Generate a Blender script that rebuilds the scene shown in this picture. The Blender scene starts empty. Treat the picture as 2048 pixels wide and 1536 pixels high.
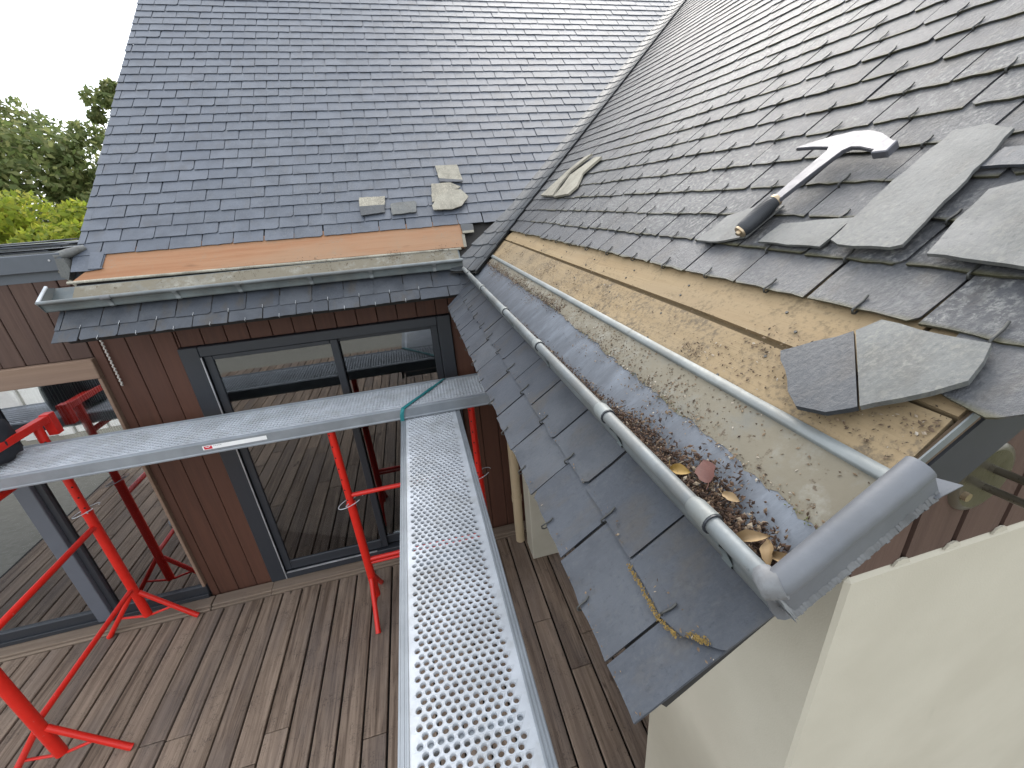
import bpy, bmesh, math, random
import numpy as np
from mathutils import Vector, Matrix
random.seed(7); rng = np.random.default_rng(11)
C = bpy.context.scene.collection
SC = bpy.context.scene
R = math.radians
V = Vector

# ------------------------------------------------------------------ camera, sky, sun, exposure
H = 2.86
cd = bpy.data.cameras.new('camera'); cam = bpy.data.objects.new('camera', cd); C.objects.link(cam)
cd.sensor_fit = 'HORIZONTAL'; cd.sensor_width = 36.0
cd.lens = 830.0/2048*36.0
cd.shift_x = (1024-1039)/2048.0
cd.shift_y = (744-768)/2048.0
cd.clip_start = 0.02; cd.clip_end = 600
px, py = 1039.0, 744.0; fp = 830.0
def _n(v): return V(v).normalized()
kx = _n((4900-px, 110-py, fp)); ky = V((806-px, 413-py, fp)); ky = (ky-kx*kx.dot(ky)).normalized(); kz = -(kx.cross(ky))
if kz.y > 0: kz = -kz
right = V((kx.x, ky.x, kz.x)); down = V((kx.y, ky.y, kz.y)); fwd = V((kx.z, ky.z, kz.z))
m = Matrix.Identity(4)
for i in range(3):
    m[i][0] = right[i]; m[i][1] = -down[i]; m[i][2] = -fwd[i]
m[2][3] = H
cam.matrix_world = m; SC.camera = cam

SUN_AZ, SUN_EL = 28.0, 44.0           # azimuth from +Y towards +X
W = bpy.data.worlds.new('World'); SC.world = W; W.use_nodes = True
wn = W.node_tree; wn.nodes.clear()
sky = wn.nodes.new('ShaderNodeTexSky'); sky.sky_type = 'NISHITA'; sky.sun_disc = False
sky.sun_elevation = R(SUN_EL); sky.sun_rotation = R(SUN_AZ); sky.air_density = 1.0; sky.dust_density = 3.0; sky.ozone_density = 1.0
bg = wn.nodes.new('ShaderNodeBackground'); bg.inputs[1].default_value = 0.15
wo = wn.nodes.new('ShaderNodeOutputWorld')
hs = wn.nodes.new('ShaderNodeHueSaturation'); hs.inputs['Saturation'].default_value = 0.45   # thin cloud greys the blue
wn.links.new(sky.outputs[0], hs.inputs['Color']); cl = wn.nodes.new('ShaderNodeMix'); cl.data_type = 'RGBA'; cl.inputs[0].default_value = 0.62   # even thin overcast
cl.inputs[7].default_value = (4.3, 4.5, 4.75, 1); wn.links.new(hs.outputs[0], cl.inputs[6]); wn.links.new(cl.outputs[2], bg.inputs[0]); wn.links.new(bg.outputs[0], wo.inputs[0])
sl = bpy.data.lights.new('sun', 'SUN'); sl.energy = 0.5; sl.angle = R(30); sl.color = (1.0, 0.95, 0.87)
so = bpy.data.objects.new('sun', sl); C.objects.link(so)
sd = V((math.sin(R(SUN_AZ))*math.cos(R(SUN_EL)), math.cos(R(SUN_AZ))*math.cos(R(SUN_EL)), math.sin(R(SUN_EL))))
so.rotation_euler = sd.to_track_quat('Z', 'Y').to_euler()
SC.view_settings.view_transform = 'Standard'; SC.view_settings.look = 'None'
SC.view_settings.gamma = 1.0; SC.view_settings.use_curve_mapping = False
SC.view_settings.exposure = 1.8
SC.cycles.max_bounces = 8; SC.cycles.transparent_max_bounces = 12

# ------------------------------------------------------------------ material helpers
class NT:
    def __init__(s, name):
        s.m = bpy.data.materials.new(name); s.m.use_nodes = True; s.t = s.m.node_tree; s.t.nodes.clear()
        s.out = s.t.nodes.new('ShaderNodeOutputMaterial')
        s.b = s.t.nodes.new('ShaderNodeBsdfPrincipled'); s.t.links.new(s.b.outputs[0], s.out.inputs[0])
    def node(s, typ, **k):
        n = s.t.nodes.new(typ)
        for a, v in k.items(): setattr(n, a, v)
        return n
    def link(s, a, b): s.t.links.new(a, b)
    def put(s, sock, v):
        if v is None: return
        if hasattr(v, 'is_linked') or hasattr(v, 'links'): s.t.links.new(v, sock)
        else:
            if hasattr(v, '__len__') and len(v) == 3 and sock.type == 'RGBA': v = (*v, 1)
            sock.default_value = v
    def math(s, op, a, b=None, c=None, clamp=False):
        n = s.node('ShaderNodeMath', operation=op, use_clamp=clamp)
        s.put(n.inputs[0], a); s.put(n.inputs[1], b)
        if c is not None: s.put(n.inputs[2], c)
        return n.outputs[0]
    def vmath(s, op, a, b=None, scale=None):
        n = s.node('ShaderNodeVectorMath', operation=op); s.put(n.inputs[0], a)
        if b is not None: s.put(n.inputs[1], b)
        if scale is not None: s.put(n.inputs[3], scale)
        return n.outputs[0]
    def mix(s, f, a, b, typ='MIX'):
        n = s.node('ShaderNodeMix', data_type='RGBA', blend_type=typ); s.put(n.inputs[0], f); s.put(n.inputs[6], a); s.put(n.inputs[7], b)
        return n.outputs[2]
    def noise(s, vec, scale, detail=4, rough=0.55, dist=0.0):
        n = s.node('ShaderNodeTexNoise'); s.put(n.inputs['Vector'], vec); n.inputs['Scale'].default_value = scale
        n.inputs['Detail'].default_value = detail; n.inputs['Roughness'].default_value = rough; n.inputs['Distortion'].default_value = dist
        return n.outputs[0]
    def ramp(s, f, stops, interp='LINEAR'):
        n = s.node('ShaderNodeValToRGB'); s.put(n.inputs[0], f); e = n.color_ramp.elements; n.color_ramp.interpolation = interp
        while len(e) < len(stops): e.new(0.5)
        for x, (p, c) in zip(e, stops):
            x.position = p; x.color = (c, c, c, 1) if not hasattr(c, '__len__') else (*c, 1)
        return n.outputs[0]
    def step(s, f, a, b):
        n = s.node('ShaderNodeMapRange', interpolation_type='SMOOTHSTEP'); s.put(n.inputs[0], f)
        n.inputs[1].default_value = a; n.inputs[2].default_value = b
        return n.outputs[0]
    def obj(s): return s.node('ShaderNodeTexCoord').outputs['Object']
    def pos(s): return s.node('ShaderNodeNewGeometry').outputs['Position']
    def rnd(s):
        a = s.node('ShaderNodeObjectInfo').outputs['Random']; b = s.node('ShaderNodeNewGeometry').outputs['Random Per Island']
        return s.math('FRACT', s.math('ADD', a, b))
    def mapv(s, vec, scale, rot=(0, 0, 0)):
        n = s.node('ShaderNodeMapping'); s.put(n.inputs[0], vec); n.inputs['Scale'].default_value = scale; n.inputs['Rotation'].default_value = rot
        return n.outputs[0]
    def bump(s, h, strength=0.3, dist=0.002):
        n = s.node('ShaderNodeBump'); n.inputs['Strength'].default_value = strength; n.inputs['Distance'].default_value = dist; s.put(n.inputs['Height'], h)
        s.link(n.outputs[0], s.b.inputs['Normal'])
    def set(s, col=None, rough=None, metal=None, spec=None):
        s.put(s.b.inputs['Base Color'], col); s.put(s.b.inputs['Roughness'], rough); s.put(s.b.inputs['Metallic'], metal); s.put(s.b.inputs['Specular IOR Level'], spec)
        return s

def mat_slate(name, base, base2, lichen, lcol, moss, rough, bumpd, stain=0.35, spec=0.5):
    t = NT(name); r = t.rnd(); o = t.obj()
    off = t.vmath('SCALE', (31.7, 17.3, 53.1), scale=r)
    p = t.vmath('ADD', o, off)
    big = t.noise(p, 9, 4); fine = t.noise(t.mapv(p, (150, 60, 60)), 1.0, 5, 0.65)
    wide = t.noise(t.pos(), 1.3, 3)
    c = t.mix(t.ramp(r, [(0, 0), (1, 1)]), base, base2)
    c = t.mix(t.step(big, 0.35, 0.75), c, tuple(x*0.72 for x in base))
    c = t.mix(t.math('MULTIPLY', t.step(fine, 0.5, 0.8), 0.25), c, tuple(min(1, x*1.6) for x in base2))
    st = t.noise(t.mapv(p, (16, 7, 10)), 1.0, 5, 0.6)
    c = t.mix(t.math('MULTIPLY', t.step(st, 0.5, 0.72), stain), c, (0.060, 0.050, 0.038))
    # lichen and lime speckle in uneven drifts
    sp = t.noise(t.mapv(p, (135, 95, 95)), 1.0, 6, 0.75)
    sp2 = t.noise(t.mapv(p, (60, 26, 26)), 1.0, 4, 0.6)
    am = t.math('MULTIPLY', t.step(sp, 0.46, 0.62), t.step(t.math('ADD', t.math('MULTIPLY', wide, 0.9), t.math('MULTIPLY', sp2, 0.55)), 0.58, 0.92))
    am = t.math('MULTIPLY', am, lichen)
    c = t.mix(am, c, lcol)
    c = t.mix(t.math('MULTIPLY', t.step(sp, 0.44, 0.34), 0.5), c, tuple(x*0.45 for x in base))
    if moss > 0:
        y = t.node('ShaderNodeSeparateXYZ'); t.link(o, y.inputs[0])
        edge = t.step(t.math('ADD', y.outputs[1], t.math('MULTIPLY', big, -0.012)), 0.006, -0.006)
        c = t.mix(t.math('MULTIPLY', edge, moss), c, (0.060, 0.055, 0.022))
    t.set(c, t.math('ADD', t.math('MULTIPLY', fine, 0.22), rough - 0.1), 0.0, spec)
    h = t.math('ADD', t.math('MULTIPLY', fine, 0.6), t.math('MULTIPLY', sp, 0.8))
    t.bump(h, 0.8, bumpd)
    return t.m

def mat_metal(name, col, rough, metal, dirt=0.0, dcol=(0.2, 0.17, 0.12), dscale=6, var=0.25, spots=0.0, scol=(0.12, 0.08, 0.05), stretch=(1, 1, 1)):
    t = NT(name); p = t.mapv(t.pos(), stretch)
    a = t.noise(p, 7, 5, 0.6); b = t.noise(p, 60, 4, 0.65)
    c = t.mix(t.step(a, 0.3, 0.75), tuple(x*(1-var) for x in col), tuple(min(1, x*(1+var)) for x in col))
    d = None; me = metal; ro = t.math('ADD', t.math('MULTIPLY', b, 0.25), rough-0.12)
    if dirt > 0:
        d = t.math('MULTIPLY', t.step(t.math('ADD', t.noise(p, dscale, 6, 0.7), t.math('MULTIPLY', b, 0.15)), 0.62-0.3*dirt, 0.72-0.15*dirt), min(1.0, dirt*1.3))
        c = t.mix(d, c, dcol); me = t.math('MULTIPLY', t.math('SUBTRACT', 1.0, d), metal)
        ro = t.math('MAXIMUM', ro, t.math('MULTIPLY', d, 0.9))
    if spots > 0:
        s2 = t.math('MULTIPLY', t.step(t.noise(p, 38, 5, 0.7), 0.60, 0.68), spots)
        c = t.mix(s2, c, scol)
    t.set(c, ro, me, 0.5); t.bump(t.math('ADD', a, t.math('MULTIPLY', b, 0.3)), 0.35, 0.004)
    return t.m

def mat_wood(name, c1, c2, c3, axis, rough=0.75, grain=1.0, knots=0.3, dirt=0.0, dcol=(0.1, 0.08, 0.05), spec=0.3):
    """grain runs along axis 0 = x, 1 = y, 2 = z (world)"""
    t = NT(name); r = t.rnd(); off = t.vmath('SCALE', (13.7, 41.3, 23.1), scale=r)
    sc = [34.0, 34.0, 34.0]; sc[axis] = 1.5
    p = t.mapv(t.vmath('ADD', t.pos(), off), tuple(sc))
    g = t.noise(p, 1.0, 6, 0.65, 0.6); f = t.noise(t.mapv(p, (5, 5, 5)), 1.0, 5, 0.7)
    sc2 = [3.0, 3.0, 3.0]; sc2[axis] = 0.9
    w = t.noise(t.mapv(t.vmath('ADD', t.pos(), off), tuple(sc2)), 1.0, 4, 0.6)
    c = t.mix(t.step(g, 0.3, 0.7), c1, c2); c = t.mix(t.math('MULTIPLY', t.step(w, 0.42, 0.7), 0.7), c, c3)
    c = t.mix(t.math('MULTIPLY', t.step(f, 0.56, 0.72), 0.55*grain), c, tuple(x*0.45 for x in c1))
    c = t.mix(t.math('MULTIPLY', t.math('SUBTRACT', r, 0.5), 0.5), c, tuple(min(1, x*1.6) for x in c2))
    sk = [11.0, 11.0, 11.0]; sk[axis] = 3.4
    k = t.noise(t.mapv(t.vmath('ADD', t.pos(), off), tuple(sk)), 1.0, 2, 0.5)
    c = t.mix(t.math('MULTIPLY', t.step(k, 0.72, 0.78), knots), c, tuple(x*0.35 for x in c1))
    if dirt > 0:
        n1 = t.noise(t.pos(), 7.5, 8, 0.78); n2 = t.noise(t.pos(), 110.0, 4, 0.7)
        d = t.step(t.math('ADD', n1, t.math('MULTIPLY', t.math('SUBTRACT', n2, 0.5), 0.85)), 0.62-0.20*dirt, 0.86-0.20*dirt)
        c = t.mix(t.math('MULTIPLY', d, 0.85), c, dcol)
    t.set(c, t.math('ADD', t.math('MULTIPLY', f, 0.25), rough-0.12), 0, spec)
    t.bump(t.math('ADD', t.math('MULTIPLY', g, 0.7), t.math('MULTIPLY', f, 0.5)), 0.5*grain, 0.003)
    return t.m

def mat_plain(name, col, rough=0.5, metal=0.0, var=0.12, scale=20, bump=0.15, spec=0.5):
    t = NT(name); n = t.noise(t.pos(), scale, 5, 0.6)
    t.set(t.mix(n, tuple(x*(1-var) for x in col), tuple(min(1, x*(1+var)) for x in col)), t.math('ADD', t.math('MULTIPLY', n, 0.2), rough-0.1), metal, spec)
    t.bump(n, bump, 0.002); return t.m

def mat_bits(name, stops, rough=0.8):
    t = NT(name); t.set(t.ramp(t.rnd(), stops), rough, 0, 0.3); return t.m

def mat_leaf(name, stops, trans=0.45, scale=0.35):
    t = NT(name); r = t.rnd(); w = t.noise(t.pos(), scale, 3)
    c = t.ramp(t.math('ADD', t.math('MULTIPLY', r, 0.55), t.math('MULTIPLY', w, 0.45)), stops)
    t.set(c, 0.6, 0, 0.3)
    tr = t.node('ShaderNodeBsdfTranslucent'); t.link(c, tr.inputs[0])
    mx = t.node('ShaderNodeMixShader'); mx.inputs[0].default_value = trans
    t.link(t.b.outputs[0], mx.inputs[1]); t.link(tr.outputs[0], mx.inputs[2]); t.link(mx.outputs[0], t.out.inputs[0]); return t.m

def mat_glass(name, refl, tint, wob=0.0):
    t = NT(name)
    g = t.node('ShaderNodeBsdfGlossy'); g.inputs['Roughness'].default_value = 0.012; g.inputs['Color'].default_value = (0.95, 0.97, 1, 1)
    tr = t.node('ShaderNodeBsdfTransparent'); tr.inputs[0].default_value = (*tint, 1)
    lw = t.node('ShaderNodeFresnel'); lw.inputs[0].default_value = 1.5
    f = t.math('ADD', t.math('MULTIPLY', lw.outputs[0], 1.2), refl, clamp=True)
    if wob:
        b = t.node('ShaderNodeBump'); b.inputs['Strength'].default_value = wob; b.inputs['Distance'].default_value = 0.01
        t.link(t.noise(t.pos(), 1.6, 2), b.inputs['Height']); t.link(b.outputs[0], g.inputs['Normal'])
    mx = t.node('ShaderNodeMixShader'); t.link(f, mx.inputs[0]); t.link(tr.outputs[0], mx.inputs[1]); t.link(g.outputs[0], mx.inputs[2])
    t.link(mx.outputs[0], t.out.inputs[0]); return t.m

M = {}
M['slate_b'] = mat_slate('slate_blue', (0.064, 0.076, 0.099), (0.086, 0.098, 0.121), 0.30, (0.17, 0.18, 0.175), 0.0, 0.42, 0.0006, 0.25, 0.6)
M['slate_r'] = mat_slate('slate_weathered', (0.062, 0.064, 0.070), (0.088, 0.089, 0.093), 0.95, (0.25, 0.25, 0.235), 0.85, 0.56, 0.0036, 0.35, 0.35)
M['slate_r0'] = mat_slate('slate_eaves', (0.050, 0.053, 0.060), (0.072, 0.074, 0.080), 0.45, (0.17, 0.17, 0.16), 0.9, 0.46, 0.0038, 0.5, 0.6)
M['slate_a'] = mat_slate('slate_apron', (0.044, 0.051, 0.064), (0.064, 0.070, 0.080), 0.30, (0.11, 0.11, 0.10), 0.0, 0.52, 0.0014, 0.6)
M['slate_v'] = mat_slate('slate_valley', (0.040, 0.045, 0.051), (0.062, 0.067, 0.071), 0.35, (0.13, 0.14, 0.13), 0.0, 0.45, 0.0012)
M['slate_loose'] = mat_slate('slate_loose_pale', (0.115, 0.12, 0.115), (0.15, 0.15, 0.145), 0.5, (0.22, 0.215, 0.18), 0.0, 0.6, 0.0012)
M['slate_tan'] = mat_slate('slate_underside_tan', (0.25, 0.23, 0.18), (0.34, 0.32, 0.26), 0.9, (0.46, 0.42, 0.33), 0.0, 0.75, 0.0015)
M['slate_wet'] = mat_slate('slate_damp', (0.020, 0.025, 0.033), (0.028, 0.034, 0.042), 0.3, (0.10, 0.10, 0.10), 0.0, 0.48, 0.0015)
M['zinc'] = mat_metal('zinc', (0.150, 0.165, 0.168), 0.5, 0.2, dirt=0.3, dcol=(0.135, 0.13, 0.115), dscale=9)
M['zinc_old'] = mat_metal('zinc_dull', (0.115, 0.135, 0.138), 0.5, 0.2, dirt=0.3, dcol=(0.13, 0.13, 0.115), dscale=8)
M['zinc_new'] = mat_metal('zinc_bright', (0.135, 0.142, 0.155), 0.5, 0.2, dirt=0.12, dcol=(0.12, 0.12, 0.115), var=0.15)
M['zinc_blue'] = mat_metal('zinc_channel', (0.120, 0.135, 0.156), 0.46, 0.2, dirt=0.45, dcol=(0.078, 0.086, 0.100), dscale=3, spots=0.4, scol=(0.05, 0.04, 0.035), stretch=(1.2, 3.2, 1.2), var=0.3)  # stretched dirt mask also paints slate shadows and reflections as dark cross bands
M['zinc_dirty'] = mat_metal('zinc_silted', (0.215, 0.205, 0.17), 0.85, 0.0, dirt=0.75, dcol=(0.165, 0.145, 0.105), dscale=11, spots=0.9, scol=(0.085, 0.062, 0.04), var=0.35)
M['solder'] = mat_metal('solder', (0.17, 0.175, 0.18), 0.65, 0.2, dirt=0.4, dcol=(0.13, 0.13, 0.13), dscale=60, var=0.5)
M['galv'] = mat_metal('galvanised', (0.46, 0.485, 0.515), 0.5, 0.10, var=0.13, dirt=0.22, dcol=(0.26, 0.255, 0.235))
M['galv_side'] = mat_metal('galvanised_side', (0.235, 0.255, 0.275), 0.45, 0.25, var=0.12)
M['strip'] = mat_metal('strip_zinc', (0.20, 0.215, 0.21), 0.5, 0.2, dirt=0.25, dcol=(0.15, 0.145, 0.12), var=0.2)
M['wire'] = mat_metal('hook_wire', (0.07, 0.07, 0.065), 0.5, 0.6)
M['wire_b'] = mat_metal('hook_wire_bright', (0.45, 0.46, 0.46), 0.4, 0.8)
M['steel_dark'] = mat_metal('hammer_steel', (0.125, 0.125, 0.14), 0.45, 0.45, var=0.3, spots=0.35, scol=(0.07, 0.05, 0.04))
M['leather'] = mat_plain('grip_leather', (0.030, 0.032, 0.036), 0.55, 0, 0.3, 90, 0.4)
M['brass'] = mat_metal('brass', (0.46, 0.36, 0.24), 0.4, 0.8)
M['bronze'] = mat_metal('lamp_metal', (0.13, 0.115, 0.085), 0.30, 0.75, dirt=0.25, dcol=(0.08, 0.07, 0.05))
M['board_y'] = mat_wood('sheathing_yellow', (0.235, 0.165, 0.088), (0.280, 0.208, 0.118), (0.225, 0.172, 0.108), 1, 0.8, 0.6, 0.3, 0.55, (0.14, 0.105, 0.062))
M['board_d'] = mat_wood('sheathing_soiled', (0.215, 0.155, 0.085), (0.255, 0.190, 0.110), (0.19, 0.152, 0.10), 1, 0.85, 0.8, 0.3, 0.8, (0.105, 0.083, 0.058))
M['board_c'] = mat_wood('sheathing_copper', (0.27, 0.125, 0.060), (0.31, 0.165, 0.088), (0.29, 0.185, 0.112), 0, 0.72, 0.6, 0.35, 0.4, (0.235, 0.18, 0.125))
M['board_end'] = mat_plain('sheathing_end', (0.09, 0.06, 0.035), 0.85, 0, 0.4, 60, 0.5)
M['clad'] = mat_wood('cladding_brown', (0.066, 0.029, 0.019), (0.088, 0.038, 0.024), (0.076, 0.035, 0.024), 2, 0.6, 0.5, 0.1)
M['clad_grey'] = mat_wood('cladding_weathered', (0.072, 0.042, 0.032), (0.096, 0.058, 0.044), (0.064, 0.038, 0.031), 2, 0.65, 0.6, 0.1)
M['lintel'] = mat_wood('lintel_wood', (0.20, 0.13, 0.09), (0.25, 0.17, 0.12), (0.22, 0.15, 0.11), 0, 0.7, 0.5, 0.1)
M['deck'] = mat_wood('deck_wood', (0.098, 0.066, 0.046), (0.270, 0.200, 0.148), (0.125, 0.100, 0.088), 1, 0.74, 1.6, 0.85, 0.4, (0.060, 0.045, 0.036))
M['deck_x'] = mat_wood('deck_edge_wood', (0.17, 0.125, 0.09), (0.23, 0.175, 0.13), (0.16, 0.125, 0.10), 0, 0.72, 1.0, 0.3, 0.15, (0.08, 0.06, 0.05))
M['dark'] = mat_plain('dark_underlay', (0.018, 0.016, 0.014), 0.9)
M['anth'] = mat_plain('anthracite', (0.026, 0.029, 0.035), 0.42, 0, 0.1)
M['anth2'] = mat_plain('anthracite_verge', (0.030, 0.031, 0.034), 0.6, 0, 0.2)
M['slategrey'] = mat_plain('grey_frame', (0.105, 0.115, 0.135), 0.45, 0, 0.08)
M['trim'] = mat_metal('trim_alu', (0.45, 0.45, 0.46), 0.4, 0.4)
M['fascia'] = mat_plain('fascia_zinc', (0.090, 0.100, 0.115), 0.5, 0.3, 0.15)
M['glass_w'] = mat_glass('window_glass', 0.36, (0.75, 0.78, 0.76), 0.05)
M['glass_d'] = mat_glass('door_glass', 0.13, (0.55, 0.57, 0.56), 0.04)
M['room'] = mat_plain('room_wall', (0.10, 0.095, 0.085), 0.9)
M['curtain'] = mat_plain('white_cloth', (0.72, 0.72, 0.70), 0.9)
def mat_red():
    t = NT('red_paint'); p = t.pos(); n = t.noise(p, 28, 5, 0.6); q = t.noise(p, 90, 5, 0.7)
    c = t.mix(n, (0.52, 0.012, 0.006), (0.68, 0.018, 0.008))
    c = t.mix(t.step(t.math('ADD', q, t.math('MULTIPLY', n, 0.35)), 0.86, 0.90), c, (0.16, 0.08, 0.05))
    c = t.mix(t.math('MULTIPLY', t.step(t.noise(p, 55, 4, 0.6), 0.70, 0.73), 0.7), c, (0.42, 0.38, 0.34))
    t.set(c, t.math('ADD', t.math('MULTIPLY', n, 0.25), 0.28), 0, 0.5); t.bump(q, 0.2, 0.001); return t.m
M['red'] = mat_red()
M['white'] = mat_plain('white_plastic', (0.78, 0.78, 0.77), 0.4)
M['sticker_red'] = mat_plain('sticker_red', (0.55, 0.02, 0.04), 0.4)
M['sticker_grey'] = mat_plain('sticker_grey', (0.35, 0.35, 0.37), 0.4)
M['teal'] = mat_plain('strap_teal', (0.012, 0.17, 0.18), 0.6, 0, 0.15, 200, 0.3)
M['bag'] = mat_plain('bag_black', (0.020, 0.022, 0.028), 0.7, 0, 0.3, 60, 0.6)
M['plastic'] = mat_plain('pale_plastic', (0.55, 0.60, 0.64), 0.15, 0, 0.2, 40, 0.3)
M['rope'] = mat_plain('rope', (0.45, 0.42, 0.38), 0.9, 0, 0.2, 200, 0.3)
M['down'] = mat_plain('downspout_sand', (0.46, 0.36, 0.23), 0.5, 0, 0.06)
M['moss'] = mat_plain('moss_ochre', (0.20, 0.13, 0.035), 0.95, 0, 0.5, 120, 0.8)
M['moss_g'] = mat_plain('moss_green', (0.10, 0.11, 0.035), 0.95, 0, 0.5, 120, 0.8)
M['batten'] = mat_plain('batten_wood', (0.115, 0.080, 0.038), 0.85, 0, 0.4, 30, 0.4)
M['trunk'] = mat_wood('bark', (0.10, 0.075, 0.055), (0.14, 0.11, 0.08), (0.08, 0.06, 0.05), 2, 0.9, 1.0, 0.1)

def mat_render():
    t = NT('cream_render'); p = t.pos()
    n = t.noise(p, 3.0, 5, 0.6); f = t.noise(p, 260, 3, 0.7)
    c = t.mix(t.step(n, 0.3, 0.75), (0.43, 0.395, 0.315), (0.48, 0.445, 0.36))
    st = t.noise(t.mapv(p, (7, 7, 1.6), (0, R(-24), 0)), 1.0, 4, 0.6)
    c = t.mix(t.math('MULTIPLY', t.step(st, 0.64, 0.76), 0.35), c, (0.28, 0.25, 0.20))
    t.set(c, 0.85, 0, 0.2); t.bump(f, 0.35, 0.0015); return t.m
M['cream'] = mat_render()
def mat_ground():
    t = NT('garden_ground'); p = t.pos(); a = t.noise(p, 0.5, 4); b = t.noise(p, 14, 6, 0.7)
    c = t.mix(b, (0.045, 0.065, 0.018), (0.10, 0.13, 0.04)); c = t.mix(t.step(a, 0.45, 0.6), c, (0.14, 0.12, 0.07))
    t.set(c, 0.95, 0, 0.2); t.bump(b, 0.8, 0.05); return t.m
M['ground'] = mat_ground()
def mat_paving():
    t = NT('paving'); p = t.pos(); br = t.node('ShaderNodeTexBrick'); t.link(t.mapv(p, (1.6, 1.6, 1.6)), br.inputs['Vector'])
    br.inputs['Color1'].default_value = (0.17, 0.16, 0.135, 1); br.inputs['Color2'].default_value = (0.22, 0.21, 0.18, 1); br.inputs['Mortar'].default_value = (0.17, 0.16, 0.13, 1)
    br.inputs['Mortar Size'].default_value = 0.012
    t.set(t.mix(t.math('MULTIPLY', t.noise(p, 9, 5), 0.5), br.outputs[0], (0.22, 0.21, 0.17)), 0.85); return t.m
M['paving'] = mat_paving()
M['bits'] = mat_bits('seed_bits', [(0, (0.022, 0.012, 0.008)), (0.5, (0.055, 0.030, 0.018)), (0.78, (0.10, 0.058, 0.034)), (0.94, (0.17, 0.12, 0.075)), (1, (0.28, 0.23, 0.17))])
M['grit'] = mat_bits('dirt_bits', [(0, (0.05, 0.035, 0.022)), (0.5, (0.12, 0.08, 0.05)), (0.85, (0.22, 0.16, 0.10)), (1, (0.40, 0.36, 0.30))])
M['leaf_red'] = mat_plain('leaf_red', (0.095, 0.032, 0.022), 0.6, 0, 0.35, 60, 0.4)
M['leaf_tan'] = mat_plain('leaf_tan', (0.26, 0.175, 0.085), 0.7, 0, 0.3, 60, 0.4)
M['leaf_yel'] = mat_plain('leaf_yellow', (0.27, 0.165, 0.035), 0.6, 0, 0.35, 80, 0.4)
M['fol_y'] = mat_leaf('foliage_yellow_green', [(0.15, (0.12, 0.17, 0.02)), (0.5, (0.26, 0.31, 0.035)), (0.85, (0.40, 0.36, 0.06))], 0.6)
M['fol_g'] = mat_leaf('foliage_green', [(0.15, (0.09, 0.13, 0.04)), (0.5, (0.16, 0.20, 0.07)), (0.85, (0.26, 0.26, 0.11))], 0.6)

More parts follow.
